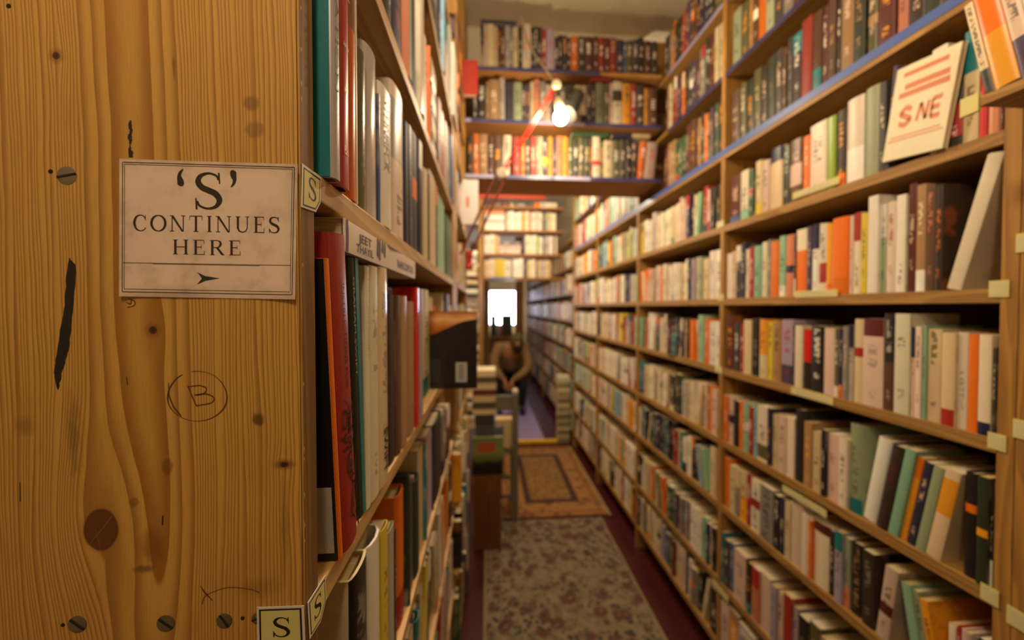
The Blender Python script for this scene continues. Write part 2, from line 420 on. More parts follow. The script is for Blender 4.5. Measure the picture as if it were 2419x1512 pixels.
# screws, holes and marks on the end board
STEEL = plain('dull screw steel', '8a8278', .35, .9); HOLE = plain('hole', '1e120a', .9); SLOT = plain('slot', '1c1612', .8)
def add_screw(px, py, r, ang):
    c = Vector(loc(pan(px, py), PO)); rr = r/820*Y0*1.0
    s = B().lathe(c+Vector((0, .0, 0)), [(rr*1.0, 0), (rr, .0001), (rr*.93, .00022), (rr*.6, .0003), (0, .00034)], (0, -1, 0), 28).build('screw', STEEL, panel, True)
    d = Vector((math.cos(ang), 0, math.sin(ang)))*rr*.94; n = Vector((-math.sin(ang), 0, math.cos(ang)))*rr*.11; y = Vector((0, -.0006, 0))
    q = B(); q.prism([c-d-n+y, c+d-n+y, c+d+n+y, c-d+n+y], (0, .0006, 0)); q.build('slot', SLOT, s)
for a in ((158, 415, 20, .22), (183, 1475, 19.5, -.7), (392, 1473, 19.5, -.7), (530, 1467, 17.5, -1.0), (609, 1461, 14, .3)): add_screw(*a)
for px, py, r in ((119, 405, 5), (148, 1477, 4.5), (573, 1461, 4.5), (20, 14, 5)):
    c = Vector(loc(pan(px, py, .0001), PO)); rr = r/820*Y0
    B().lathe(c, [(0, 0), (rr, 0.00005), (rr, .0001)], (0, 1, 0), 14).build('nail_hole', HOLE, panel)
sm = M('black paint smear'); sp = sm.xyz(sm.coord()); sn = sm.noise(sm.vec(sp[0]*900, sp[2]*30), 1., 3)
SMEAR = sm.out(sm.mix(sn.ss(.45, .8)*.5, '0c0a0a', '3c2a18'), .5)
def decal(name, pts, mat, off=.00012):
    return B().poly([loc(pan(x, y, off), PO) for x, y in pts]).build(name, mat, panel)
rs = random.Random(3)
def ragged(l, r):
    return [(x+rs.uniform(-1.2, 1.2), y) for x, y in catmull(l, 5)]+[(x+rs.uniform(-1.6, 1.6), y) for x, y in catmull(r, 5)][::-1]
decal('paint_smear', ragged([(163, 610), (157, 650), (152, 720), (142, 780), (133, 840), (128, 880), (131, 905), (136, 922)], [(165, 610), (179, 634), (175, 700), (168, 760), (164, 810), (155, 850), (144, 890), (138, 922)]), SMEAR)
decal('paint_smear', ragged([(306, 284), (303, 296), (305, 312), (302, 324), (306, 340), (303, 352), (304, 372)], [(309, 284), (312, 300), (312, 318), (312, 332), (308, 345), (313, 358), (314, 372)]), SMEAR)
for pts in ([(46, 1140), (48, 1140), (49, 1184), (47, 1186)], [(298, 890), (299.5, 890), (302, 910), (300.5, 910)], [(383, 1217), (386, 1218), (385, 1240), (382, 1242)]):
    decal('gouge', pts, HOLE)
PENCIL = plain('pencil', '583a1c', .7, var=.35, scale=400.)
pb = B()
ring = [(466+70*math.cos(a)*(1+.02*math.sin(3*a)), 936+59*math.sin(a), 2.3+1.2*math.sin(a*2+1)) for a in [i*2*math.pi/60 for i in range(-17, 41)]]
for q in stroke(ring): pb.poly([loc(pan(x, y, .00014), PO) for x, y in q])
for q in stroke([(395+3, 905, 2), (399, 935, 3.5), (410, 962, 3.5), (428, 983, 3)]): pb.poly([loc(pan(x, y, .00016), PO) for x, y in q])
for P in ([(444, 912, 2.5), (462, 955, 3), (466, 958, 2.2)], [(443, 914, 2.5), (470, 911, 2.8), (487, 917, 2.8), (482, 929, 2.6), (458, 933, 2.2)], [(462, 934, 2.2), (488, 931, 2.8), (505, 940, 3), (498, 952, 3), (466, 958, 2.6)]):
    for q in stroke(catmull(P)): pb.poly([loc(pan(x, y, .00014), PO) for x, y in q])
pb.build('pencil_mark', PENCIL, panel)['label'] = 'pencilled letter B in a ring'
ps = B()
for P in ([(302, 705, 2), (318, 712, 2.5), (316, 722, 2), (300, 726, 2)], [(298, 714, 2), (308, 718, 2.5), (310, 708, 2)], [(474, 1385, 2), (484, 1400, 4), (502, 1419, 2)], [(478, 1428, 1.5), (482, 1412, 2), (500, 1400, 1.5), (540, 1388, 1.5), (590, 1392, 1.5), (612, 1400, 2.5)]):
    for q in stroke(catmull(P)): ps.poly([loc(pan(x, y, .00014), PO) for x, y in q])
ps.build('pencil_scribble', PENCIL, panel)
CHIP = plain('raw split wood', 'c8a468', .7)
cb = B()
for yy in (12, 110, 190, 225, 620, 900, 1050, 1080, 1160, 1230, 1270):
    x = 712+yy*.007; l = rs.uniform(8, 26)
    cb.add([loc(pan(x-2.5, yy, .00015), PO), loc(pan(x+.5, yy+l*.4, .0002), PO), loc(pan(x-1.2, yy+l, .00015), PO)], [(0, 1, 2)])
cb.build('chipped_edge', CHIP, panel)

# ------------------------------------------------------------------ the long bookcase across the aisle
XB = .95; DB = 1.215
px_posts = [(2405, 2362), (1710.5, 1698), (1510, 1501), (1413.5, 1407), (1358, 1352.5)]
PY = []
for a, b in px_posts:
    y0, y1 = onX(a, 725, XB).y, onX(b, 725, XB).y
    PY.append((y0, y1))
PY = [(c-.0105, c+.0105) if i else p for i, (p, c) in enumerate(zip(PY, [sum(p)/2 for p in PY]))]
RT = [-1.39, -1.125, -.807, -.54, -.248, .034, .328, .633, .935, 1.23]
RTH = .027
lb = thing('bookcase', (XB, PY[0][0], 0), 'long wall of open pine shelves filled with paperbacks across the aisle', 'bookcase')
LO = (XB, PY[0][0], 0)
for y0, y1 in PY: B().box(loc((XB, y0, 0), LO), loc((DB, y1, E+.595), LO), bev=.001).build('upright', POSTW, lb)
for i in range(4):
    for e in RT[:7]:
        B().box(loc((XB, PY[i][1], E+e-RTH), LO), loc((DB, PY[i+1][0], E+e), LO), bev=.0015).build('shelf', SHELFW, lb)
B().box(loc((XB, PY[0][0], E+.5955), LO), loc((DB, PY[4][1], E+.6095), LO)).build('top_board', SHELFW, lb)
B().box(loc((DB, PY[0][0], 0), LO), loc((DB+.01, PY[4][1], E+.6), LO)).build('back_panel', BACKW, lb)
UO = (XB, PY[0][0], E+.61)
ub = thing('bookcase', UO, 'upper tier of blue taped shelves holding old hardbacks above the paperbacks', 'bookcase')
B().box(loc((XB, PY[0][0], E+.61), UO), loc((DB, PY[4][1], E+.633), UO)).build('shelf', SHELFW, ub)
for i, (y0, y1) in enumerate(PY):
    B().box(loc((XB, y0, E+.6335), UO), loc((DB, y1, E+1.66), UO), bev=.001).build('upright', POSTW, ub)
for i in range(4):
    B().box(loc((XB-.0012, PY[i][0], E+.6105), UO), loc((XB-.0002, PY[i+1][0], E+.6335), UO)).build('edge_tape', BLUET, ub)['label'] = 'bright blue edge tape'
    for e, tm in ((.935, NAVYT), (1.23, LILACT if i else NAVYT)):
        s = B().box(loc((XB, PY[i][1], E+e-.018), UO), loc((DB, PY[i+1][0], E+e), UO)).build('shelf', SHELFW, ub)
        B().box(loc((XB-.0012, PY[i][1], E+e-.0175), UO), loc((XB-.0002, PY[i+1][0]-(.0 if i != 1 else .35), E+e-.0005), UO)).build('edge_tape', tm, s)
B().box(loc((DB, PY[0][0], E+.61), UO), loc((DB+.01, PY[4][1], E+1.66), UO)).build('back_panel', BACKW, ub)
# the next bookcase towards the camera: its end board and one deep shelf show at the edge
ny1 = PY[0][0]-.002
NO = (XB-.001, ny1, 0)
nb = thing('bookcase', NO, 'orange pine end of the neighbouring bookcase with a deep bracket shelf', 'bookcase')
B().box(loc((XB-.001, ny1-.03, 0), NO), loc((DB, ny1, E+1.2), NO), bev=.001).build('upright', POSTW, nb)
XN = .80
nyE = onX(2313, 250, XN).y; nz = onX(2313, 229, XN).z
B().box(loc((XN, -.3, nz-.016), NO), loc((XB-.0015, nyE, nz), NO), bev=.001).build('shelf', SHELFW, nb)
for e in RT[:7]:
    if abs(e-.328) > .1: B().box(loc((XB-.001, -.3, E+e-.03), NO), loc((DB, ny1-.0305, E+e), NO)).build('shelf', SHELFW, nb)

# ------------------------------------------------------------------ shelves bridging the aisle
def bridge(name, label, x0, x1, y0, dep, es, th, tapes, up_z0, up_z1, upx):
    o = (x0, y0, E+es[0]); r = thing('bridge_bookcase', o, label, 'bookcase')
    for e, tl in zip(es, tapes):
        s = B().box(loc((x0, y0, E+e-th), o), loc((x1, y0+dep, E+e), o)).build('shelf', SHELFX, r)
        for a, b, tm in tl: B().box(loc((x0+(x1-x0)*a, y0-.0012, E+e-th+.0005), o), loc((x0+(x1-x0)*b, y0-.0002, E+e-.0005), o)).build('edge_tape', tm, s)
    B().box(loc((upx[0], y0+.004, up_z0), o), loc((upx[1], y0+dep, up_z1), o)).build('upright', POSTW, r)
    return r
B1E = [.700, .990, 1.262]
bx0, bx1 = XF, XB-.003
bridge('bridge', 'three blue edged shelves of old hardbacks bridging the aisle below the ceiling', bx0, bx1, YBR, .265, B1E, .020,
       [[(0, .14, LILACT), (.14, .45, NAVYT), (.45, .63, LILACT), (.63, 1, NAVYT)], [(0, .03, LILACT), (.03, .32, NAVYT), (.32, .6, LILACT), (.6, 1, NAVYT)], [(0, .68, NAVYT)]], E+.60, E+1.66, (bx0-.022, bx0-.001))
YB2 = 4.05
B2E = [.345, .620, .895, 1.165]
b2x0, b2x1 = onY(1141, 650, YB2).x, onY(1331, 650, YB2).x
br2 = bridge('bridge', 'brightly lit shelves of pale paperbacks over the passage to the window', b2x0, b2x1, YB2, .25, B2E, .022,
       [[(.08, .38, BLUET)], [], [], []], 0, E+1.45, (b2x0-.05, b2x0-.001))
# orange board above that bridge
B().box(loc((b2x0-.05, YB2-.020, E+1.255), (b2x0, YB2, E+B2E[0])), loc((b2x1-.22, YB2-.0005, E+1.305), (b2x0, YB2, E+B2E[0]))).build('fascia_board', plain('orange red paint', 'b43c16', .5), br2)['label'] = 'orange red painted board'
# the second pine bookcase on the near side, beyond the first
X2 = -.120
sy0, sy1 = YE+.04, 2.03
SO = (X2, sy0, 0)
s2 = thing('bookcase', SO, 'short pine bookcase of upright paperbacks beside the red lamp clamp', 'bookcase')
S2E = [-1.40, -1.10, -.80, -.50, -.20, .10, .40]
for e in S2E: B().box(loc((XL+.02, sy0+.021, E+e-.02), SO), loc((X2, sy1-.021, E+e), SO)).build('shelf', SHELFW, s2)
for y in (sy0, sy1-.02): B().box(loc((XL+.02, y, 0), SO), loc((X2-(.05 if y == sy0 else 0), y+.02, E+.58), SO)).build('upright', POSTW, s2)
S3E = [.62, .85, 1.07, 1.32]
TO = (X2, sy0, E+.60)
s3 = thing('bookcase', TO, 'small upper bookcase between the pine bookcase and the bridging shelves', 'bookcase')
ty1 = YBR-.012
for e in S3E: B().box(loc((XL+.02, sy0+.021, E+e-.018), TO), loc((X2, ty1-.021, E+e), TO)).build('shelf', SHELFW, s3)
for y in (sy0, ty1-.02): B().box(loc((XL+.02, y, E+.5805), TO), loc((X2-(.05 if y == sy0 else 0), y+.02, E+1.6), TO)).build('upright', POSTW, s3)
# narrow open rack of flat paperbacks against the far bridge post
RX0, RX1, RY0 = onY(1100, 725, 3.42).x, onY(1131, 725, 3.42).x, 3.42
KO = (RX0, RY0, 0); rk = thing('book_rack', KO, 'narrow open rack of flat pale paperbacks before the pale bridge post', 'bookcase')
RE = [-1.2, -.90, -.60, -.30, .0, .30]
for x in (RX0-.012, RX1+.0005): B().box(loc((x, RY0+.03, 0), KO), loc((x+.0115, RY0+.24, E+.62), KO)).build('upright', POSTW, rk)
for e in RE: B().box(loc((RX0, RY0+.01, E+e-.014), KO), loc((RX1, RY0+.24, E+e), KO)).build('shelf', SHELFX, rk)
# the passage bookcase beyond the far bridge
FO = (XB, PY[4][1]+.002, 0)
fb = thing('bookcase', FO, 'dim long bookcase lining the passage beyond the pale paperback bridge', 'bookcase')
FE = [-1.38, -1.07, -.76, -.455, -.154, .164, .47, .78]
for e in FE: B().box(loc((XB, FO[1]+.021, E+e-.025), FO), loc((DB, 8.4, E+e), FO)).build('shelf', SHELFW, fb)
for y in (FO[1], 6.0, 7.7, 8.401): B().box(loc((XB, y, 0), FO), loc((DB, y+.02, E+1.1), FO)).build('upright', POSTW, fb)
# ------------------------------------------------------------------ books
PAL = dict(wht='f0e8dc', ivy='e8dcc2', crm='d8c49a', pnk='dcbeac', tan='aa8456', brn='5c3c26', umb='2e2018', mar='5c201c', red='a82a1e', scl='c81a10', org='e87412', amb='ec9e1c',
           yel='dcc43c', lim='8cb030', grn='2f5a38', fst='20301f', olv='5e5c32', sag='98a283', mnt='8fc09e', tel='1f7a7e', blu='3e5f90', sky='86b2c4', nvy='1e2242', plm='4c3c58',
           lil='aea0b2', gry='8c857c', sil='b6aea4', chr='3c3a39', blk='161415', sal='d4845e')
CN = dict(wht='white', ivy='ivory', crm='cream', pnk='pink', tan='tan', brn='brown', umb='umber', mar='maroon', red='red', scl='scarlet', org='orange', amb='amber', yel='yellow', lim='lime', grn='green',
          fst='forest', olv='olive', sag='sage', mnt='mint', tel='teal', blu='blue', sky='sky-blue', nvy='navy', plm='plum', lil='lilac', gry='grey', sil='silver', chr='charcoal', blk='black', sal='salmon')
LIGHT = set('wht ivy crm pnk yel mnt sky sil lil sag sal amb lim'.split())
FIC = 'wht wht wht ivy ivy ivy crm crm crm crm crm tan pnk pnk org org red mar blk blk blk nvy chr gry sil mnt tel amb yel grn brn lil sky sal plm blu'.split()
PALE = 'wht wht wht wht ivy ivy ivy ivy crm crm crm pnk pnk sil sky mnt yel amb org lil nvy blk red sag'.split()
OLD = 'brn brn olv olv fst fst fst umb umb mar mar chr tan nvy plm red grn gry org crm'.split()
OLDC = 'mar red red brn tan org fst olv nvy blk umb crm chr gry plm sal amb wht crm sag nvy'.split()

cv = M('book cover')
uvn = cv.new('ShaderNodeUVMap'); uvn.uv_map = 'spine'
u, v, _ = cv.xyz(uvn.outputs[0])
a_c, a_i, a_b, a_p, a_q = (cv.attr(n) for n in ('cov', 'ink', 'band', 'title', 'misc'))
t0, t1, b0 = cv.xyz(a_p.outputs['Vector']); b1, gl, sd = cv.xyz(a_q.outputs['Vector'])
on = u.gt(0.)*u.lt(1.)
bandm = on*v.gt(b0)*v.lt(b1)
let = cv.noise(cv.vec(u*2.2+sd*31., v*30., sd*57.), 1., 1).ss(.47, .55)
let2 = cv.noise(cv.vec(u*5.+sd*13., v*70., sd*91.), 1., 1).ss(.48, .56)
tm = on*v.gt(t0)*v.lt(t1)*u.gt(.26)*u.lt(.74)*let
sv = sd*.14+.07
tm2 = on*v.gt(sv)*v.lt(sv+.10)*u.gt(.3)*u.lt(.7)*let2*t1.gt(.01)
board = u.gt(1.5)
art = cv.noise(cv.vec(u*2.4+sd*17., v*3.2, sd*7.), 1., 3)
wear = cv.noise(cv.coord(), 55., 3)
c = cv.mix(wear*.28, a_c.outputs['Color'], cv.mix(.5, a_c.outputs['Color'], '7c6450'))
c = cv.mix(bandm, c, a_b.outputs['Color'])
c = cv.mix(tm.mx(tm2)*.7, c, a_i.outputs['Color'])
c = cv.mix(board*art.ss(.52, .62)*.22, c, a_i.outputs['Color'])
COVER = cv.out(c, gl)
pg = M('page edges'); px_ = pg.xyz(pg.coord()); pn = pg.noise(pg.vec(px_[0]*900, px_[1]*6, px_[2]*6), 1., 2); pa = pg.attr('cov')
PAGES = pg.out(pg.mix(pn.ss(.3, .7)*.35, pa.outputs['Color'], '8a6c40'), .8)
PAGEC = ['e0cfa6', 'dcc898', 'e6dabc', 'd2b880', 'e2d2ae', 'c8ac74']

def book_shape(t, h, w, hard, curve=None):
    """cover wrapped round a page block. x: thickness, y: depth from the spine, z: height"""
    b = .0026 if hard else .0009
    b = min(b, t*.2)
    arc = (min(.006, t*.22) if hard else min(.0022, t*.12)) if curve is None else curve
    n = 7
    out = [(0, w)]+[(t*(.5-.5*math.cos(math.pi*k/(n-1))), arc*(1-math.sin(math.pi*k/(n-1)))) for k in range(n)]+[(t, w)]
    inn = [(b, w)]+[(min(max(x, b), t-b), y+b) for x, y in out[1:-1]]+[(t-b, w)]
    K = len(out); V = [(x, y, 0) for x, y in out]+[(x, y, h) for x, y in out]+[(x, y, 0) for x, y in inn]+[(x, y, h) for x, y in inn]
    F, UV = [], []
    for k in range(K-1):
        F.append((k, k+1, K+k+1, K+k))
        if k == 0: UV.append([(2.98, 0), (2.0, 0), (2.0, 1), (2.98, 1)])
        elif k == K-2: UV.append([(3.02, 0), (3.98, 0), (3.98, 1), (3.02, 1)])
        else:
            ua, ub_ = max(.002, out[k][0]/t), min(.998, out[k+1][0]/t); UV.append([(ua, 0), (ub_, 0), (ub_, 1), (ua, 1)])
        F.append((2*K+k+1, 2*K+k, 3*K+k, 3*K+k+1)); UV.append([(-1, 0)]*4)
        F.append((K+k, K+k+1, 3*K+k+1, 3*K+k)); UV.append([(-1, 0)]*4)
        F.append((k+1, k, 2*K+k, 2*K+k+1)); UV.append([(-1, 0)]*4)
    F += [(0, K, 3*K, 2*K), (K-1, 3*K-1, 4*K-1, 2*K-1)]; UV += [[(-1, 0)]*4]*2
    i = .0034 if hard else .0004; g = b+.0002
    pb_, pt = i, h-i; yw = w-(.004 if hard else .0006); ys = arc+b+.0008
    PV = [(g, ys, pb_), (t-g, ys, pb_), (t-g, yw, pb_), (t*.5, yw-(t*.10 if hard else 0), pb_), (g, yw, pb_)]
    PV = PV+[(x, y, pt) for x, y, _ in PV]
    PF = [(4, 3, 2, 1, 0), (5, 6, 7, 8, 9)]+[(k, (k+1) % 5, 5+(k+1) % 5, 5+k) for k in range(5)]
    return V, F, UV, PV, PF

BOOKS = []
def jit(c, k=.10):
    f = 1+R.uniform(-k, k); return tuple(max(.004, min(.9, x*f*(1+R.uniform(-.05, .05)))) for x in lin(PAL[c]))
def book(o, ax, ay, t, h, w, col, row, lean=0., hard=None, ink=None, band=None, title=None, gloss=None, texts=None, name=None, label=None, curve=None, page=None, extra=None, noart=False):
    """o: the point under the low corner; ax: along the shelf (thickness); ay: into the shelf"""
    ax, ay = Vector(ax), Vector(ay); az = ax.cross(ay)
    if lean:
        ca, sa = math.cos(lean), math.sin(lean); ax2, az2 = ax*ca-az*sa, az*ca+ax*sa
        o = Vector(o)+(ax*(t/ca)-ax2*t if lean > 0 else Vector((0, 0, 0)))
        ax, az = ax2, az2
    o = Vector(o)+Vector((0, 0, .0004))
    mt = Matrix((( ax.x, ay.x, az.x, o[0]), (ax.y, ay.y, az.y, o[1]), (ax.z, ay.z, az.z, o[2]), (0, 0, 0, 1)))
    if hard is None: hard = R.random() < .25
    light = col in LIGHT
    if ink is None: ink = R.choice(['blk', 'umb', 'chr', 'mar', 'nvy', 'red'] if light else ['wht', 'crm', 'ivy', 'amb', 'pnk'])
    if band is None and R.random() < .22:
        q = R.random()
        band = (R.uniform(.62, .78), 1.01) if q < .4 else ((-.01, R.uniform(.12, .3)) if q < .75 else (.45, .62)); band = band+(R.choice(['wht', 'org', 'blk', 'red', 'crm', 'tel', 'nvy']),)
    if band is False or band is None: band = (0, 0, col)
    if title is None: a = R.uniform(.35, .55); title = (a, a+R.uniform(.25, .42))
    if title is False: title = (0, 0)
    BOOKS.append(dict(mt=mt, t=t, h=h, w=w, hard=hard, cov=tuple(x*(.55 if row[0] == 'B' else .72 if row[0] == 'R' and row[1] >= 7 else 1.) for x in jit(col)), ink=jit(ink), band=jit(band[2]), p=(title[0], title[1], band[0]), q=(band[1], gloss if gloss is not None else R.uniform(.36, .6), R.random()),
                      page=lin(page or R.choice(PAGEC)), col=col, row=row, texts=texts, label=label, curve=curve, extra=extra, n=len(BOOKS)))
    return BOOKS[-1]

RX, RY = (0, -1, 0), (1, 0, 0)          # long bookcase: thickness towards the camera, depth away from the aisle
LX, LY = (0, 1, 0), (-1, 0, 0)          # pine bookcase
BX, BY = (1, 0, 0), (0, 1, 0)           # bridges

def fill(ya, yb, sgn, plane, e, row, pal, ax, ay, hs_, ts, ws=(.12, .17), old=False, start=None, axis='y', lying=.04, gapend=.0, hmax=.26):
    """random books from ya to yb along the shelf (sgn is the direction of ax on that axis)"""
    y = ya; end = yb-sgn*gapend; prev = None
    while True:
        t = R.uniform(*ts)*(1.5 if R.random() < .12 else 1)
        left = (end-y)*sgn
        if left < ts[0]+.002: break
        if t > left-.001: t = left-.001
        h = min(hmax, R.gauss((hs_[0]+hs_[1])/2, (hs_[1]-hs_[0])/3.2)); w = R.uniform(*ws)
        if R.random() < .3 and prev: col = prev[0]; h = prev[1]
        else: col = R.choice(pal)
        sb = R.uniform(.002, .016) if not old else R.uniform(.001, .010)
        ln = 0.
        run = R.random()
        if run < lying and left > .10:       # two or three leaning copies
            a = R.uniform(.10, .22)*R.choice([1, -1]); k = R.choice([1, 2, 3]); need = h*math.sin(abs(a))
            if left > need+k*.03+.02:
                if a < 0: y += sgn*need
                for _ in range(k):
                    tt = R.uniform(*ts)*.8; o = (plane(sb), y, e) if axis == 'y' else (y, plane(sb), e)
                    book(o, ax, ay, tt, min(h, hmax-.01), w, R.choice(pal), row, lean=a, hard=False); y += sgn*(tt/math.cos(a)+.0006)
                if a > 0: y += sgn*need
                y += sgn*.001; prev = None; continue
        o = (plane(sb), y, e) if axis == 'y' else (y, plane(sb), e)
        book(o, ax, ay, t-.0005, h, w, col, row, hard=(R.random() < .85 if old else None), gloss=R.uniform(.4, .6) if old else None)
        y += sgn*t; prev = (col, h)
    return y
def ix(s):   # 'col:h' items split on blanks
    return s.split()
ROWN = ['seventh row under blue tape', 'sixth row under blue tape', 'fifth row under blue tape', 'fourth row under blue tape', 'third row under blue tape', 'second row under blue tape', 'first row under blue tape',
        'first row above blue tape', 'second row above blue tape', 'third row above blue tape']
BAYN = ['first bay', 'second bay', 'third bay', 'fourth bay']
def rowR(k, x0, items, end=None):
    """explicit books of the first bay: (x1, colour, height in cm, options), x in photo pixels along the shelf front"""
    row = ('R', k, 0); e = E+RT[k]; x = x0; py = 99.
    for it in items:
        if it[0] == 'gap': x = it[1]; continue
        x1, col, h = it[:3]; op = dict(it[3]) if len(it) > 3 else {}
        sb = op.pop('sb', R.uniform(.001, .010)); X = XB+sb
        ya, yb = onX(x, 725, X).y, onX(x1, 725, X).y
        ya = min(ya, PY[1][0]-.0008, py); yb = min(max(yb, PY[0][1]+.001), ya-.004); py = yb
        ln = op.get('lean', 0.); t = (ya-yb)*math.cos(ln)-.0006
        book((X, ya, e), RX, RY, t, h/100., op.pop('w', R.uniform(.115, .165)), col, row, **op)
        x = x1
def L(**k): return k
# --- first bay of the long bookcase, far upright to near upright
rowR(6, 1722, [(1745, 'mar', 17.6, L(ink='pnk', band=(0, .12, 'blu'))), (1764, 'ivy', 18, L(band=(0, .2, 'mnt'))), (1775, 'grn', 17), (1794, 'crm', 19, L(band=(0, .22, 'yel'))), (1812, 'pnk', 17.5), (1844, 'crm', 20, L(title=False, hard=True)),
    (1861, 'fst', 18.5), (1888, 'brn', 19, L(ink='pnk', band=(.25, .6, 'pnk'))), (1906, 'org', 18.5), (1946, 'ivy', 20.5, L(title=(.45, .8), ink='umb')), (1966, 'lim', 20, L(title=False)), (1990, 'umb', 20.5, L(ink='amb')), (2030, 'ivy', 21.5, L(title=False, band=(.0, .4, 'wht'))),
    (2068, 'sag', 22, L(title=False, hard=True)), (2083, 'chr', 21.5), (2093, 'plm', 23.5, L(lean=.06, hard=True, w=.16)), ('gap', 2188), (2224, 'ivy', 22, L(title=False, w=.15)), (2263, 'blk', 20.5, L(ink='wht', band=(.1, .42, 'red'), title=(.5, .9))),
    (2300, 'crm', 22, L(band=(.62, 1.01, 'tel'), title=(.2, .5))), (2321, 'scl', 22.3, L(title=False)), (2350, 'sal', 16, L(title=False)), (2359, 'mar', 17)])
rowR(5, 1713, [(1727, 'wht', 17.8, L(title=False)), (1737, 'pnk', 18.2), (1748, 'chr', 20, L(ink='crm')), (1758, 'nvy', 20.4), (1768, 'ivy', 17.8), (1778, 'red', 18.2), (1795, 'mnt', 18.2), (1810, 'ivy', 19), (1819, 'gry', 19.5), (1838, 'org', 18.4, L(title=False)), (1853, 'mnt', 19.6),
    (1873, 'sal', 19.4, L(band=(.38, .5, 'nvy'), ink='org')), (1878, 'nvy', 19), (1903, 'org', 20.3, L(band=(.68, 1.01, 'ivy'), title=False)), (1915, 'plm', 20.6, L(ink='sil')), (1932, 'wht', 20.8, L(ink='red', title=(.5, .62))), (1950, 'ivy', 20.4, L(band=(.17, .45, 'red'))), (1963, 'amb', 20, L(title=False)),
    (2000, 'org', 20.8, L(title=False, gloss=.35)), (2013, 'pnk', 20.6), (2030, 'ivy', 21, L(band=(.65, 1.01, 'red'), ink='grn', title=(.1, .4))), (2046, 'yel', 20.2, L(ink='olv')), (2070, 'wht', 24, L(title=False)), (2090, 'wht', 21.5, L(band=(.0, .62, 'sag'))),
    (2112, 'ivy', 21.4), (2135, 'wht', 22.4, L(ink='mar', title=(.2, .3))), (2160, 'mar', 24.4, L(ink='pnk', hard=True)), (2182, 'tan', 23.6, L(band=(0, .2, 'wht'))), (2204, 'brn', 23, L(ink='sal')), (2222, 'umb', 22.5, L(ink='org', hard=True)), ('gap', 2232), (2268, 'ivy', 26.2, L(lean=.215, title=False, w=.19, hard=False, label='big ivory paperback leaning against the end upright, second row under blue tape', noart=True))])
rowR(4, 1714, [(1734, 'mar', 21.5, L(hard=True)), (1748, 'chr', 18.6), (1757, 'red', 18.4), (1775, 'crm', 20, L(title=False)), (1793, 'blk', 20.6, L(ink='gry')), (1811, 'amb', 20.4, L(band=(0, .4, 'crm'))), (1826, 'yel', 19.6), (1845, 'tan', 20.2, L(ink='umb')), (1874, 'lil', 20.6, L(band=(0, .3, 'plm'))), (1878, 'umb', 19),
    (1896, 'ivy', 19, L(title=False)), (1917, 'blk', 18, L(band=(.45, 1., 'scl'), title=False)), (1946, 'blk', 19.2, L(ink='wht', title=(.45, .98))), (1973, 'pnk', 18.8, L(title=False)), (1982, 'olv', 18.8), (1992, 'nvy', 18.9), (2004, 'gry', 19.6), (2018, 'sil', 20), (2040, 'crm', 21.6, L(band=(.55, .66, 'red'), title=False)),
    (2088, 'pnk', 21.8, L(band=(.8, 1.01, 'mar'), ink='gry', title=(.45, .7), curve=.002)), (2114, 'blk', 23.2, L(ink='sil', title=(.6, .93), band=(.0, .5, 'brn'))), (2150, 'ivy', 23.2, L(ink='umb', title=(.66, .8))), (2164, 'pnk', 20.2), (2178, 'ivy', 20.4), (2190, 'mnt', 20.6), (2226, 'crm', 20, L(ink='umb', title=(.62, .98))),
    (2258, 'crm', 19.4, L(title=False)), (2290, 'ivy', 19.6, L(ink='gry', title=(.3, .6))), (2314, 'org', 19.4, L(title=False)), (2345, 'ivy', 19.4, L(title=False)), (2357, 'chr', 17)])
rowR(3, 1711, [(1721, 'org', 18.5), (1735, 'pnk', 18.4), (1747, 'blk', 17.8, L(title=False)), (1757, 'org', 18), (1770, 'mnt', 18.4), (1781, 'red', 17.6), (1792, 'sky', 18.4), (1816, 'ivy', 19.2, L(band=(.05, .3, 'olv'))), (1823, 'nvy', 19.6), (1841, 'crm', 18), (1860, 'pnk', 18.6), (1880, 'ivy', 18.9, L(title=False)), (1903, 'blk', 22.4, L(title=False, hard=True)),
    (1922, 'tan', 19.4), (1944, 'crm', 17.4), (1955, 'blk', 19), (1986, 'pnk', 18.6, L(ink='umb', title=(.55, .7))), (2006, 'ivy', 18.6), (2042, 'sag', 23.2, L(ink='olv', title=(.2, .75), hard=True, w=.18)), ('gap', 2044), (2075, 'wht', 22, L(lean=.15, title=False)), (2105, 'umb', 21.6, L(lean=.15, ink='mar')), (2130, 'mnt', 21.8, L(lean=.15, title=False)), (2152, 'amb', 20.6, L(lean=.15, title=False)),
    (2172, 'nvy', 20.2, L(lean=.15)), (2196, 'sag', 20.2, L(lean=.15, title=False)), (2233, 'crm', 20.4, L(lean=.15, band=(.5, .9, 'amb'), title=False, ink='crm')), ('gap', 2288), (2318, 'blk', 21, L(band=(.62, .7, 'org'), title=False, w=.14)), (2346, 'fst', 21.2, L(band=(.45, .52, 'amb'), title=False)), (2357, 'blk', 20.8)])
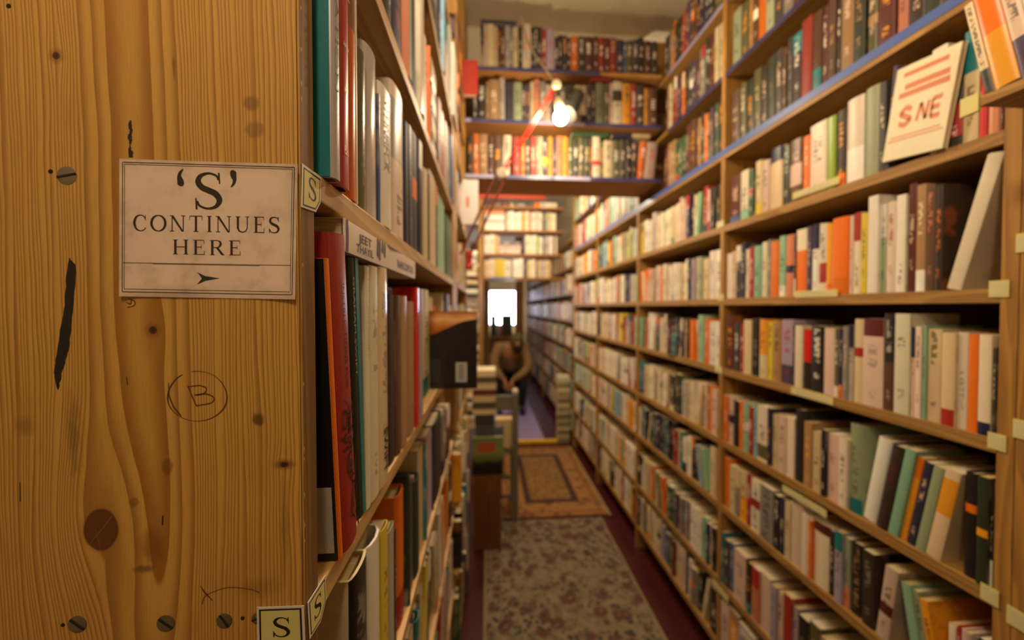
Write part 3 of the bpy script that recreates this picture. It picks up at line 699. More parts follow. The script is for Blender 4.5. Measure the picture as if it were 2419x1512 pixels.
rowR(2, 1708, [(1728, 'org', 20, L(title=False, hard=True)), (1740, 'crm', 18.4), (1752, 'gry', 18.4), (1768, 'crm', 18.6, L(band=(0, .5, 'amb'))), (1779, 'red', 18.8), (1800, 'ivy', 18.4, L(ink='blk', title=(.05, .9))), (1832, 'gry', 18.8, L(ink='blk', title=(.05, .95))), (1848, 'blk', 18.2), (1859, 'nvy', 18.4), (1874, 'crm', 18.2), (1900, 'pnk', 19.2, L(title=False)), (1917, 'ivy', 18.2, L(title=False)), (1925, 'org', 17.4),
    (1968, 'ivy', 18.4, L(band=(.84, 1.01, 'mar'), title=False, hard=True)), (1980, 'umb', 18.2), (1998, 'lil', 19.5), (2018, 'sag', 18.8, L(band=(0, .3, 'sal'))), (2048, 'blk', 18.9, L(ink='tan', title=(.1, .95))), (2076, 'umb', 19, L(ink='gry')), ('gap', 2082), (2112, 'pnk', 18.6, L(lean=.10, band=(.35, .5, 'mar'))), ('gap', 2176), (2200, 'mnt', 17.4, L(lean=-.16, title=False)), (2222, 'sag', 17, L(lean=-.16)), (2244, 'amb', 16.4, L(lean=-.16)), ('gap', 2258), (2276, 'ivy', 15), (2288, 'red', 15.4), (2312, 'pnk', 15.6), (2330, 'gry', 15.8), (2352, 'nvy', 16.4)])
rowR(1, 1706, [(1716, 'tel', 21), (1728, 'chr', 19), (1740, 'blu', 19.5), (1768, 'pnk', 19, L(band=(.0, .9, 'pnk'), ink='umb', curve=.002)), (1782, 'umb', 18.6), (1800, 'sal', 19), (1828, 'pnk', 19.2, L(title=False)), (1842, 'lil', 18.8), (1860, 'pnk', 18.4), (1880, 'red', 20.4, L(title=False)), (1896, 'lil', 18.6), (1920, 'blk', 18), (1950, 'olv', 19), (1990, 'tan', 17.8), (2030, 'chr', 19), (2060, 'mar', 18), (2110, 'crm', 18), (2160, 'pnk', 19), (2220, 'umb', 19), (2280, 'ivy', 18.4), (2350, 'nvy', 19)])
rowR(0, 1704, [(1730, 'pnk', 19), (1752, 'tan', 20, L(band=(.2, .8, 'amb'))), (1790, 'lil', 19), (1830, 'ivy', 18.5), (1880, 'blk', 19), (1940, 'crm', 18), (2010, 'mar', 18), (2100, 'pnk', 19), (2200, 'gry', 19), (2340, 'crm', 19)])
# old hardbacks above the blue tape
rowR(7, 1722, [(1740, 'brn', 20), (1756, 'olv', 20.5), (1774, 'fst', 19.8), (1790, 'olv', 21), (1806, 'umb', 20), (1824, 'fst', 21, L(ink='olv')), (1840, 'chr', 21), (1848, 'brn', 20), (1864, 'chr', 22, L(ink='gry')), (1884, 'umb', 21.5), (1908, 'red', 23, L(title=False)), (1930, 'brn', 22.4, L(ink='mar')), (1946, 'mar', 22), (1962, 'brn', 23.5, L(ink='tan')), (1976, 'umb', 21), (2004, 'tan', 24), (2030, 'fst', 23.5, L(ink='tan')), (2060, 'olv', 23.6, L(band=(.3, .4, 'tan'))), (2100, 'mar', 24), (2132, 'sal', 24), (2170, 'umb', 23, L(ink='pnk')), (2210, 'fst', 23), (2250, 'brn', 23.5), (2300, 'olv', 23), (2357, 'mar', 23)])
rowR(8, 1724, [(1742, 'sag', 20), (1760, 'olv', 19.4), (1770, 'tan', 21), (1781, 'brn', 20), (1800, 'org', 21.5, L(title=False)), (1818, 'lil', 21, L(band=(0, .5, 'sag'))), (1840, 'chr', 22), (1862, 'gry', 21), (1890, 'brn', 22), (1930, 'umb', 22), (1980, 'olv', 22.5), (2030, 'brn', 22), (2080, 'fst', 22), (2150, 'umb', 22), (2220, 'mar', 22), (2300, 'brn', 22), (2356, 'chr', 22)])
# face-out and leaning specials of the first bay
fa = .14; fw = .112; fY = onX(2078, 700, XB-.01).y
fax, fay, faz = Vector((-1, 0, 0)), Vector((0, -math.cos(fa), -math.sin(fa))), Vector((0, -math.sin(fa), math.cos(fa)))
fo = book((XB+.0005, fY, E+RT[6]+fw*math.sin(fa)+.0003), fax, fay, .012, .200, fw, 'ivy', ('R', 6, 0), hard=False, title=False, band=False, ink='ivy', page='e6dabc', extra='face',
          label='ivory paperback shown cover outward beside a slanting plum hardback, first row under blue tape')

# --- other bays and rows, filled out
for b in range(4):
    ya, yb = PY[b+1][0]-.001, PY[b][1]+.002
    for k in range(10):
        if b == 0 and k < 9: continue
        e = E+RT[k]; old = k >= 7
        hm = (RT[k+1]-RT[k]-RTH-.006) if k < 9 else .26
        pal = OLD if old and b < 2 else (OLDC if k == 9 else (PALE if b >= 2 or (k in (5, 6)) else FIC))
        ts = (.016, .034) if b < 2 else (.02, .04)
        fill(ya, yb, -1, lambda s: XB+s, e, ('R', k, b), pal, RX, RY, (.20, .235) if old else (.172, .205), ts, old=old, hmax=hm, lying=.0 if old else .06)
        
# --- passage beyond the far bridge
segs = [(6.0-.001, FO[1]+.022), (7.7-.001, 6.021), (8.4-.001, 7.721)]
for (ya, yb) in segs:
    for k, e in enumerate(FE[:7]):
        fill(ya, yb, -1, lambda s: XB+s, E+e, ('F', k, 0), PALE if k > 2 else FIC, RX, RY, (.17, .22), (.03, .055), hmax=.27)
# --- bridges
B1S = ['mar red chr fst umb nvy'.split()]
def rowB(x0, e, y0, row, items, hard=True):
    x = x0
    for it in items:
        if it[0] == '-': x += it[1]; continue
        col, wpx, h = it[:3]; op = dict(it[3]) if len(it) > 3 else {}
        X0, X1 = onY(x, 725, y0).x, onY(x+wpx, 725, y0).x-(.0 if not op.get('lean') else .002)
        op.setdefault('band', False); op.setdefault('gloss', .6)
        if X1 > bx1-.004 and row[0] == 'B': break
        ln = op.get('lean', 0.); book((X0, y0+R.uniform(.002, .012), E+e), BX, BY, (X1-X0)*math.cos(ln)-.0006, h/100, R.uniform(.13, .17), col, row, hard=op.pop('hard', hard), **op); x += wpx
    return x
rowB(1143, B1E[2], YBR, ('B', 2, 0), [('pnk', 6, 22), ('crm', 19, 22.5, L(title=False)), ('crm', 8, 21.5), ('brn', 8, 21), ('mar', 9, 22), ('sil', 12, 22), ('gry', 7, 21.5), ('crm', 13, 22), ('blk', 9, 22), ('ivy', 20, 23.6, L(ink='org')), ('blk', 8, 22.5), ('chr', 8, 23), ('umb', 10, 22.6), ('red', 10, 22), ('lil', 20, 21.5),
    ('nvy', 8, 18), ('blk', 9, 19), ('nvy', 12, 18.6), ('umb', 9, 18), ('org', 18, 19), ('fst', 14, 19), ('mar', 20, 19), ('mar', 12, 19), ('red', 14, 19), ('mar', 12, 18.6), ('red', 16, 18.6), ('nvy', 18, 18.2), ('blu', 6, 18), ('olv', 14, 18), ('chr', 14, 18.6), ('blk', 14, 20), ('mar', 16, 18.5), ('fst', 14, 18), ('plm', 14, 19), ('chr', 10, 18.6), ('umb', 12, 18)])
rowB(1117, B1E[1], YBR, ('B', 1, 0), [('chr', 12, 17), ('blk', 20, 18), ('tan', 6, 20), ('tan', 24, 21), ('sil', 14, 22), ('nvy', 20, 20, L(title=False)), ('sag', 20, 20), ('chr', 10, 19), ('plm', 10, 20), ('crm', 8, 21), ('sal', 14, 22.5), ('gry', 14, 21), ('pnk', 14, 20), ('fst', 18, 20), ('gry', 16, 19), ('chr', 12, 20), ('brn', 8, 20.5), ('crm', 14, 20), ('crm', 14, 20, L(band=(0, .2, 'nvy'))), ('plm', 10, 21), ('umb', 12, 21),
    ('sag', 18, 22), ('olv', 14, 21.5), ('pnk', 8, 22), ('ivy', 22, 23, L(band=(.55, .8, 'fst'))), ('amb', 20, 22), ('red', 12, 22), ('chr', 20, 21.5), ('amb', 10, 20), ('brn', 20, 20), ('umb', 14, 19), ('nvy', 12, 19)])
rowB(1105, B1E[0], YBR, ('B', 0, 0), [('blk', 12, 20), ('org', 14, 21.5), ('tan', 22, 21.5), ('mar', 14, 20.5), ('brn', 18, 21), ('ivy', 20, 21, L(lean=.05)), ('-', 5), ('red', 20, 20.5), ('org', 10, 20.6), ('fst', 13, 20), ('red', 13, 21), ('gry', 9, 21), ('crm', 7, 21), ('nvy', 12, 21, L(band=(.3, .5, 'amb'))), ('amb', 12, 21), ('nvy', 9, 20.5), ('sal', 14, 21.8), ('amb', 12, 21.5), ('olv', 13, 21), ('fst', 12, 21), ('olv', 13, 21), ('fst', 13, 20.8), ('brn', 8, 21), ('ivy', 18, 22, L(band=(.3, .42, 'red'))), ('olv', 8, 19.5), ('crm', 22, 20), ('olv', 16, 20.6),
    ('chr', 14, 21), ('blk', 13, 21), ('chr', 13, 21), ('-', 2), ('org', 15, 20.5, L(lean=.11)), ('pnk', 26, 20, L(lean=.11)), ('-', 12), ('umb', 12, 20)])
rowB(1196, B2E[2], YB2, ('G', 2, 0), [('ivy', 8, 21), ('wht', 10, 22), ('ivy', 8, 20), ('wht', 8, 21), ('crm', 5, 22), ('amb', 6, 21), ('ivy', 8, 22), ('sal', 6, 21), ('ivy', 10, 21), ('pnk', 7, 22), ('ivy', 9, 21), ('nvy', 6, 22), ('sag', 8, 21), ('crm', 9, 21), ('ivy', 9, 20)], hard=False)
rowB(1144, B2E[1], YB2, ('G', 1, 0), [('wht', 12, 21), ('ivy', 14, 22), ('amb', 5, 21), ('pnk', 5, 20), ('-', 56), ('plm', 5, 21), ('ivy', 10, 22), ('ivy', 8, 21), ('wht', 9, 22), ('lim', 6, 21), ('wht', 8, 20), ('nvy', 4, 22), ('sil', 12, 21), ('wht', 9, 21), ('brn', 5, 20), ('ivy', 4, 21)], hard=False)
rowB(1144, B2E[0], YB2, ('G', 0, 0), [('crm', 12, 20), ('ivy', 12, 21), ('yel', 12, 21.5, L(title=False)), ('yel', 12, 21.5, L(title=False)), ('ivy', 16, 20), ('-', 4), ('wht', 12, 21), ('wht', 12, 22), ('plm', 8, 21), ('-', 2), ('crm', 9, 20), ('ivy', 10, 21), ('mar', 5, 21), ('crm', 8, 20), ('sil', 10, 20), ('crm', 10, 20), ('tan', 5, 20)], hard=False)
# flat books on top of the rows of the dark bridge
for x_, k_, hz, t_, l_, c_ in ((1352, 0, .2215, .030, .20, 'grn'), (1446, 0, .2215, .026, .11, 'nvy'), (1494, 0, .2260, .022, .10, 'crm'), (1396, 1, .2315, .020, .11, 'red'), (1136, 2, .2265, .030, .19, 'nvy')):
    xx = onY(x_, 725, YBR).x
    book((xx+l_, YBR+.012, E+B1E[k_]+hz), (0, 0, 1), (0, 1, 0), t_, l_, .15, c_, ('B', k_, 1), hard=True, title=False, band=False)
# flat books on the far bridge
def flat(x0, y0, z, lx, t, w, col, row, axis='B', **k):
    """lying book, spine towards the viewer side"""
    if axis == 'B': return book((x0+lx, y0, z), (0, 0, 1), (0, 1, 0), t, lx, w, col, row, **k)
    return None
z = E+B2E[2]
for col, t in (('wht', .05), ('wht', .045), ('mar', .012), ('wht', .07), ('sal', .05)):
    flat(onY(1145, 725, YB2).x+R.uniform(0, .01), YB2+.01, z, .225, t, .16, col, ('G', 2, 1), title=False, hard=False, band=False); z += t+.0005
z = E+B2E[3]
xx = onY(1150, 725, YB2).x
for col, l in (('mar', .26), ('tan', .05), ('chr', .22), ('ivy', .27)):
    flat(xx, YB2+.01, z, l, .06 if col != 'tan' else .05, .16, col, ('G', 3, 1), hard=True); xx += l+.008
z = E+B2E[1]
for col, t, l in (('ivy', .05, .24), ('pnk', .05, .25), ('plm', .045, .25)):
    flat(onY(1181, 725, YB2).x, YB2+.01, z, l, t, .16, col, ('G', 1, 1), hard=False); z += t+.0005
# --- the short bookcase by the lamp: upright books, unevenly pushed in
for k, e in enumerate(S2E):
    fill(sy0+.023, sy1-.023, 1, (lambda s: X2+.022-s*3.2) if k < 3 else (lambda s: X2-.001-s), E+e, ('S', k, 0), FIC if k < 4 else PALE, LX, LY, (.17, .215), (.018, .036), hmax=.27 if k < 6 else .165, lying=0)
# --- flat paperbacks in the narrow rack
for k, e in enumerate(RE):
    z = E+e
    for _ in range(7):
        t = R.uniform(.024, .046)
        if z+t > E+e+.275: break
        l = RX1-RX0-R.uniform(.002, .022); book((RX0+.001+l, RY0+R.uniform(-.012, .012), z), (0, 0, 1), BY, t, l, .17, R.choice(['wht', 'ivy', 'ivy', 'crm', 'wht', 'sil', 'crm', 'chr']), ('K', k, 0), hard=False, title=False, band=False, gloss=.6); z += t+.006
# ------------------------------------------------------------------ books of the pine bookcase
def rowL(k, x0, items):
    """(x1, colour, top y in the photo or height in m, options)"""
    LIM = YE0 if k < 8 else YE+.034; row = ('P', k, 0); e = E+LSH[k]; x = x0; py = Y1+.0005
    for it in items:
        if it[0] == 'gap': x = it[1]; continue
        x1, col, yt = it[:3]; op = dict(it[3]) if len(it) > 3 else {}
        X = XF-op.pop('sb', R.uniform(.0005, .007)); hd_ = op.setdefault('hard', R.random() < .25); Xe = X-(.0045 if hd_ else .0018); ya, yb = onX(x, 725, Xe).y, onX(x1, 725, Xe).y
        if ya > LIM-.008: continue
        ya = max(ya, py); yb = max(min(yb, LIM-.001), ya+.003); py = yb; ln = op.pop('lean', 0.)
        h = yt if yt < 1 else onX((x+x1)/2, yt, X).z-e
        h = min(h, (LSH[k+1]-LSH[k]-LT-.004)-(abs(math.sin(ln))*(yb-ya)))
        book((X, (ya+.0004) if ln >= 0 else ya+.0004, e), LX, LY, (yb-ya-.0006)*math.cos(ln), h, op.pop('w', R.uniform(.115, .15)), col, row, lean=ln, **op); x = x1
    return x
def fillL(k, xa, pal, hs_=(.17, .21), ts=(.018, .034), lying=.05):
    ya = max(Y1+.002, onX(xa, 725, XF).y); fill(ya, YE0-.002, 1, lambda s: XF-s*.5, E+LSH[k], ('P', k, 0), pal, LX, LY, hs_, ts, lying=lying, hmax=LSH[k+1]-LSH[k]-LT-.004)
def T(s, x, z0, z1, size, ink='wht', mode='down', bold=.0): return dict(s=s, x=x, z0=z0, z1=z1, size=size, ink=ink, mode=mode, bold=bold)
def PN(col, side='a', z0=0., z1=1.): return dict(col=col, side=side, z0=z0, z1=z1)
# row level with the top of the sign
rowL(6, 779, [(797, 'sil', .215, L(sb=-.0085, hard=True, title=False, band=False, extra=[PN('tel')], gloss=.35, texts=[T('RESTORATION', .42, .30, .96, .40, 'chr')], label='teal hardback with a silver spine standing against the knotty end board', w=.15)),
    (821, 'red', .218, L(sb=-.007, hard=True, title=False, band=False, gloss=.32, texts=[T('AAM', .46, .855, 0, .34, 'crm', 'across'), T('MAM', .46, .775, 0, .34, 'crm', 'across'), T('STE', .46, .69, 0, .36, 'crm', 'across'), T('AMO', .42, .50, 0, .17, 'crm', 'across'), T('MY', .42, .34, 0, .17, 'crm', 'across'), T('Bo', .42, .12, 0, .30, 'sal', 'across')], label='glossy red hardback with big cream capitals next to the teal hardback')),
    (835, 'org', 62, L(sb=-.001, title=False, band=False, gloss=.32)), (844, 'ivy', .218, L(sb=0., title=False)), (860, 'olv', 112, L(sb=.001, hard=True, ink='gry', title=(.2, .6), gloss=.25)), (889, 'sil', 110, L(sb=.001, hard=True, title=False, gloss=.2, band=False, curve=.007)),
    (896, 'blu', 215, L(sb=.001, title=False, band=(.62, 1.01, 'sil'), gloss=.3)), (924, 'wht', 205, L(sb=-.001, title=False, band=False, gloss=.3, texts=[T('STEINBECK', .42, .40, .93, .40, 'blk', 'down', .02)], label='white paperback with a surname in heavy black capitals down its spine')),
    (952, 'ivy', 205, L(sb=0., hard=True, ink='umb', title=(.08, .34), band=(.5, .9, 'sil'))), (962, 'nvy', 280, L(title=False)), (975, 'blk', 296, L(ink='gry')), (986, 'nvy', 318, L(title=False)), (999, 'blk', 330, L(title=False)), (1009, 'crm', 395, L(title=False)), (1015, 'mar', 408, L(title=False)), (1030, 'crm', 415, L(title=False)), (1034, 'chr', 440), (1050, 'mnt', 470, L(title=False)), (1069, 'grn', 515, L(title=False, band=False))])
# row under the flat book
rowL(5, 793, [(801, 'org', .232, L(sb=-.004, lean=-.085, title=False, band=False, hard=False, ink='umb', extra=[PN('blk'), PN('sil', 'a', .03, .26)], texts=[], label='thin black paperback with an orange spine slanting against the end board', w=.13)),
    (833, 'red', .252, L(sb=-.006, lean=-.085, hard=True, curve=.0035, title=False, band=False, gloss=.4, texts=[T('INSTRUCTIONS FOR', .52, .52, .85, .17, 'umb'), T('inspired', .60, .22, .44, .30, 'umb'), T('Gyl.', .30, .30, .46, .34, 'blk')], extra='scrawl', label='big red hardback with a dark scrawl, slanting beside the thin black paperback')),
    (848, 'fst', .240, L(sb=.0, lean=-.065, title=False, band=False, hard=True, texts=[T('GRAHAM SWIFT', .28, .56, .93, .28, 'sag')], extra=[PN('tel', 's')], label='dark teal hardback with pale capitals behind the big red hardback')),
    (870, 'ivy', .236, L(sb=-.002, title=False, band=False, gloss=.42, texts=[T('GRAHAM SWIFT', .6, .62, .95, .2, 'gry')], label='first of three ivory hardbacks after the dark teal one, pine bookcase')),
    (892, 'ivy', .238, L(sb=-.003, title=(.55, .9), ink='gry', band=False, gloss=.42, label='middle of three ivory hardbacks beneath the flat lettered book')),
    (914, 'crm', .240, L(sb=-.004, title=(.4, .9), ink='gry', band=False, gloss=.2, texts=[T('SWIFT', .55, .05, .26, .4, 'blk', 'down', .03)], label='last of three ivory hardbacks, with bold dark capitals near its foot')),
    (930, 'umb', .212, L(title=False)), (945, 'brn', .212, L(sb=.0, title=False, band=False)), (960, 'tan', .212, L(sb=-.001, title=False, band=False, ink='brn')), (977, 'tan', .205, L(sb=0., title=False, band=False)), (989, 'scl', .228, L(sb=-.003, title=False, band=False, gloss=.2)), (998, 'lil', .228, L(sb=-.001, title=False)),
    (1012, 'ivy', .235, L(sb=.02)), (1022, 'crm', .22, L(sb=.02)), (1032, 'gry', .2, L(sb=.02)), ('gap', 1037), (1044, 'ivy', .235, L(title=False)), (1049, 'chr', .21), (1061, 'nvy', .235, L(title=False)), (1069, 'ivy', .20)])
yk = onX(1035.0, 725, XF).y
book((onY(1127, 725, yk).x, yk-.001, E+LSH[5]), LX, LY, .016, .186, .128, 'blk', ('P', 5, 1), hard=False, title=False, band=False, ink='blk', gloss=.3, extra='backcover', label='black paperback pulled out of its row with its barcode showing')
zb_ = E+LSH[5]+.2412
jy0 = onX(811, 725, XF+.003).y
book((XF+.004, jy0+.272, zb_), (0, 0, 1), LY, .0265, .272, .15, 'wht', ('P', 5, 2), hard=False, title=False, band=False, gloss=.4, page='c8b48c', extra='flatspine', label='white paperback lying flat under the shelf with purple lettering on its spine', curve=.0003)
nvx = onX(919, 725, XF).y
book((XF-.012, nvx+.06, E+LSH[5]+.2125), (0, 0, 1), LY, .011, .055, .10, 'nvy', ('P', 5, 2), hard=False, title=False, band=False, label='small navy booklet lying on brown hardbacks under the white flat book')
# lower rows
rowL(4, 815, [(857, 'crm', 1372, L(sb=-.004, hard=True, ink='gry', title=(.1, .9), band=(-.01, 1.01, 'blk'), curve=.004, w=.17, label='thick pale hardback with a black spine, nearest the yellow S cards', gloss=.3)), (893, 'wht', 1302, L(sb=-.003, hard=True, title=False, band=False, curve=.012, w=.165, gloss=.25)), (911, 'yel', 1262, L(sb=-.002, title=(.2, .8), ink='olv', band=False, w=.16)), (926, 'sil', 1262, L(title=False, band=False)), (930, 'chr', 1270, L(band=False)), (948, 'org', 1182, L(hard=True, band=(0, .25, 'red'), title=False)),
    (960, 'fst', 1150, L(title=False, band=False, hard=True)), (972, 'chr', 1150, L(title=False, band=False)), (985, 'fst', 1150, L(title=False, band=False)), (997, 'crm', 1062, L(title=False)), (1005, 'tel', 1068, L(title=False)), (1018, 'lil', 1030, L(title=False)), (1022, 'nvy', 1040), (1040, 'blk', 1000, L(title=False, hard=True)), (1052, 'gry', 985), (1062, 'mar', 970)])
fillL(3, 930, FIC, lying=.5); fillL(2, 1000, FIC, lying=.3); fillL(1, 1040, FIC)
# upper rows, seen from below
rowL(7, 880, [(905, 'chr', .2), (925, 'blk', .21), (950, 'nvy', .22, L(ink='red', hard=True)), (958, 'sal', .19, L(sb=-.002, title=False)), (975, 'sag', .215, L(sb=-.002, title=False, band=False)), (983, 'nvy', .22, L(title=False)), (1004, 'ivy', .225, L(sb=-.003, title=False, band=False, gloss=.25)), (1009, 'pnk', .2), (1014, 'org', .195, L(title=False, hard=False, sb=0.))])
z = E+LSH[7]
for t, c_ in ((.03, 'ivy'), (.012, 'blk'), (.045, 'crm'), (.012, 'chr'), (.04, 'ivy'), (.014, 'blk'), (.05, 'crm')):
    y1_ = onX(1036, 725, XF).y; book((XF-.004, y1_, z), (0, 0, 1), LY, t, y1_-onX(1027, 725, XF).y, .14, c_, ('P', 7, 1), hard=False, title=False, band=False); z += t+.0006
rowL(7, 1038, [(1044, 'mar', .2), ('gap', 1047), (1052, 'red', .19, L(lean=-.09, hard=False)), (1056, 'sil', .19, L(lean=-.09, hard=False)), (1063, 'gry', .21), (1069, 'blu', .22, L(sb=-.004, title=False))])
rowL(8, 1000, [(1020, 'blk', .2), (1036, 'chr', .21), (1041, 'nvy', .21), (1053, 'sky', .24, L(sb=-.004, title=False, band=False, gloss=.2)), (1059, 'pnk', .22), (1066, 'sil', .25, L(sb=-.002)), (1081, 'wht', .235, L(sb=-.010, title=False, band=False, gloss=.15, hard=False)), (1089, 'scl', .17, L(title=False))])
# books between the pine bookcase and the bridge
for k, e in enumerate(S3E[:3]): fill(sy0+.023, ty1-.10, 1, lambda s: X2-s, E+e, ('T', k, 0), OLDC, LX, LY, (.16, .19), (.02, .04), hmax=.195, lying=0)
wy = 1.70
book((onY(1130, 725, wy).x, wy, E+S2E[6]), LX, LY, .02, .215, .14, 'wht', ('S', 6, 1), hard=False, title=False, band=False, ink='wht', extra='whitecover', label='white paperback pulled far out by the arm of the red lamp')
BOOKS_DROP = [b for b in BOOKS if b['row'] == ('S', 6, 0) and -.03 < b['mt'].translation.y+.03-wy < .06]
for b in BOOKS_DROP: BOOKS.remove(b)
ry = ty1-.06
book((onY(1130, 725, ry).x, ry, E+S3E[2]), LX, LY, .03, .172, .12, 'red', ('T', 2, 1), hard=True, ink='red', title=False, band=False, label='small red hardback jutting out high up beside the bridging shelves')
# books on the bracket shelf of the neighbouring bookcase
def _n():
    y = nyE-.005
    for t, h, col, op in ((.010, .165, 'crm', L(band=(0, .25, 'chr'), label='slim cream paperback first in the slanting row on the deep bracket shelf', ink='umb', title=(.3, .95))), (.026, .19, 'amb', L(title=False, band=(.5, .9, 'org'), label='orange paperback slanting on the deep bracket shelf')), (.018, .185, 'pnk', L(ink='umb', band=(0, .35, 'plm'))), (.018, .19, 'ivy', L(title=False)), (.02, .19, 'crm', L()), (.02, .19, 'ivy', L())):
        book((XN+.002, y, nz+.0002), RX, RY, t, h, .13, col, ('N', 0, 0), lean=-.17, hard=False, **op); y -= t/math.cos(.17)+.0006
_n()

# ------------------------------------------------------------------ which books show largest: these become objects, the rest one mass
def corners(b): return [b['mt'] @ Vector((x, 0, z)) for x, z in ((0, 0), (b['t'], 0), (b['t'], b['h']), (0, b['h']))]
def shown(b):
    ps_ = [proj(p) for p in corners(b)]
    if any(p is None for p in ps_): return 0
    cl = [(min(max(x, 0), W), min(max(y, 0), H)) for x, y in ps_]
    a = abs(sum(cl[i][0]*cl[(i+1) % 4][1]-cl[(i+1) % 4][0]*cl[i][1] for i in range(4)))/2
    mx = sum(p[0] for p in cl)/4; my = sum(p[1] for p in cl)/4; s = b['row'][0]
    if s in 'RF' and b['mt'].translation.y > YBR and my < 450: return 0
    if s == 'P' and mx < 742: return 0
    if s in 'T': a *= .6
    if s == 'P' and b['row'][1] < 3: a *= .3
    return a
for b in BOOKS: b['area'] = shown(b)
ranked = sorted([b for b in BOOKS if b['area'] > 0 or b['label']], key=lambda b: -b['area']-(1e6 if b['label'] else 0))
KEEP = ranked[:300]
REST = [b for b in ranked[300:] if b['area'] > 0]
ks = {b['n'] for b in KEEP}
# labels
NUM = 'first second third fourth fifth sixth seventh eighth ninth tenth eleventh twelfth thirteenth fourteenth fifteenth sixteenth seventeenth eighteenth nineteenth twentieth'.split()
TENS = {2: 'twenty', 3: 'thirty', 4: 'forty', 5: 'fifty', 6: 'sixty'}
def ordw(n): return NUM[n-1] if n <= 20 else TENS[n//10]+'-'+NUM[n % 10-1] if n % 10 else TENS[n//10][:-1]+'ieth'
def where(r):
    s, k, b = r
    if s == 'R': return ROWN[k]+', '+BAYN[b]
    if s == 'P': return {8: 'pine bookcase top row', 7: 'pine bookcase upper row', 6: 'pine bookcase row level with sign', 5: 'pine bookcase row under flat book', 4: 'pine bookcase row beside S cards', 3: 'pine bookcase low row', 2: 'pine bookcase lower row', 1: 'pine bookcase lowest row'}[k]
    if s == 'B': return ['bottom', 'middle', 'top'][k]+' shelf of the dark bridge'
    if s == 'G': return ['bottom', 'middle', 'upper', 'top'][k]+' shelf of the pale bridge'
    if s == 'S': return ['lowest', 'second', 'third', 'fourth', 'fifth', 'sixth', 'topmost'][k]+' shelf of the short bookcase'
    if s == 'K': return ['lowest', 'second', 'third', 'fourth', 'fifth', 'topmost'][k]+' shelf of the narrow rack'
    if s == 'T': return 'small upper bookcase'
    if s == 'N': return 'deep bracket shelf'
    return 'passage bookcase'
rows = {}
for b in BOOKS: rows.setdefault(b['row'], []).append(b)
def along(b):
    p = b['mt'].translation; s = b['row'][0]
    return p.z if s == 'K' else p.x if s in 'BG' else (-p.y if s in 'RNF' else p.y)
for r, l in rows.items():
    l.sort(key=along)
    for i, b in enumerate(l): b['i'] = i; b['nb'] = (l[i-1]['col'] if i else None, l[i+1]['col'] if i+1 < len(l) else None)
def kindn(b): return 'hardback' if b['hard'] else 'paperback'
def lab1(b, pre=''):
    a, c_ = b['nb']
    if b['row'][0] == 'K': return None
    if a and c_: m = f'between {CN[a]} and {CN[c_]}' if a != c_ else f'between two {CN[a]} ones'
    elif a or c_: m = f'at the row end beside {CN[a or c_]}'
    else: m = 'standing alone'
    return f'{pre}{CN[b["col"]]} {kindn(b)} {m}, {where(b["row"])}'
REFN = {'R': 'far upright', 'P': 'end board', 'B': 'window side', 'G': 'window side', 'N': 'shelf tip', 'T': 'lamp side', 'S': 'lamp', 'F': 'far end'}
def lab2(b):
    if b['row'][0] == 'K': return f'{CN[b["col"]]} paperback lying {ordw(b["i"]+1)} from the bottom, {where(b["row"])}'
    ref = 'far upright' if b['row'][0] == 'R' else ('end board' if b['row'][0] == 'P' else 'row start')
    return f'{CN[b["col"]]} {kindn(b)}, {ordw(b["i"]+1)} from the {ref}, {where(b["row"])}'
cnt = {}
for b in BOOKS: cnt.setdefault(lab1(b), []).append(b)
used = set()
for b in KEEP:
    if b['label']: used.add(b['label']); continue
    l1 = lab1(b)
    lb_ = l1 if l1 and len(cnt[l1]) == 1 else lab2(b)
    if lb_ in used: lb_ = lab2(b)
    b['label'] = lb_; used.add(lb_)
GROUPN = {'R': 'books on the long bookcase', 'P': 'books on the pine bookcase', 'B': 'books on the dark bridge', 'G': 'books on the pale bridge', 'S': 'books in the short bookcase by the lamp', 'K': 'flat paperbacks in the narrow rack', 'T': 'books on the small upper bookcase', 'N': 'slanting books on the bracket shelf', 'F': 'books in the passage'}

def put_attrs(me, L_):
    for nm, key, ty in (('cov', 'cov', 'FLOAT_COLOR'), ('ink', 'ink', 'FLOAT_COLOR'), ('band', 'band', 'FLOAT_COLOR'), ('title', 'p', 'FLOAT_VECTOR'), ('misc', 'q', 'FLOAT_VECTOR')):
        at = me.attributes.new(nm, ty, 'FACE'); d = []
        for b, n, isp in L_:
            val = tuple(b['page'] if (isp and key == 'cov') else b[key]); d += (list(val)+([1.] if ty == 'FLOAT_COLOR' else []))*n
        at.data.foreach_set('color' if ty == 'FLOAT_COLOR' else 'vector', d)
def put_uv(me, UVs):
    ul = me.uv_layers.new(name='spine'); ul.data.foreach_set('uv', [c for f in UVs for p in f for c in p])
def smooth_arc(me):
    me.polygons.foreach_set('use_smooth', [True]*len(me.polygons)); me.set_sharp_from_angle(angle=math.radians(42))
_im = {}
def inkmat(col):
    if col not in _im: _im[col] = plain('spine lettering '+CN[col], PAL[col], .45, var=.05)
    return _im[col]
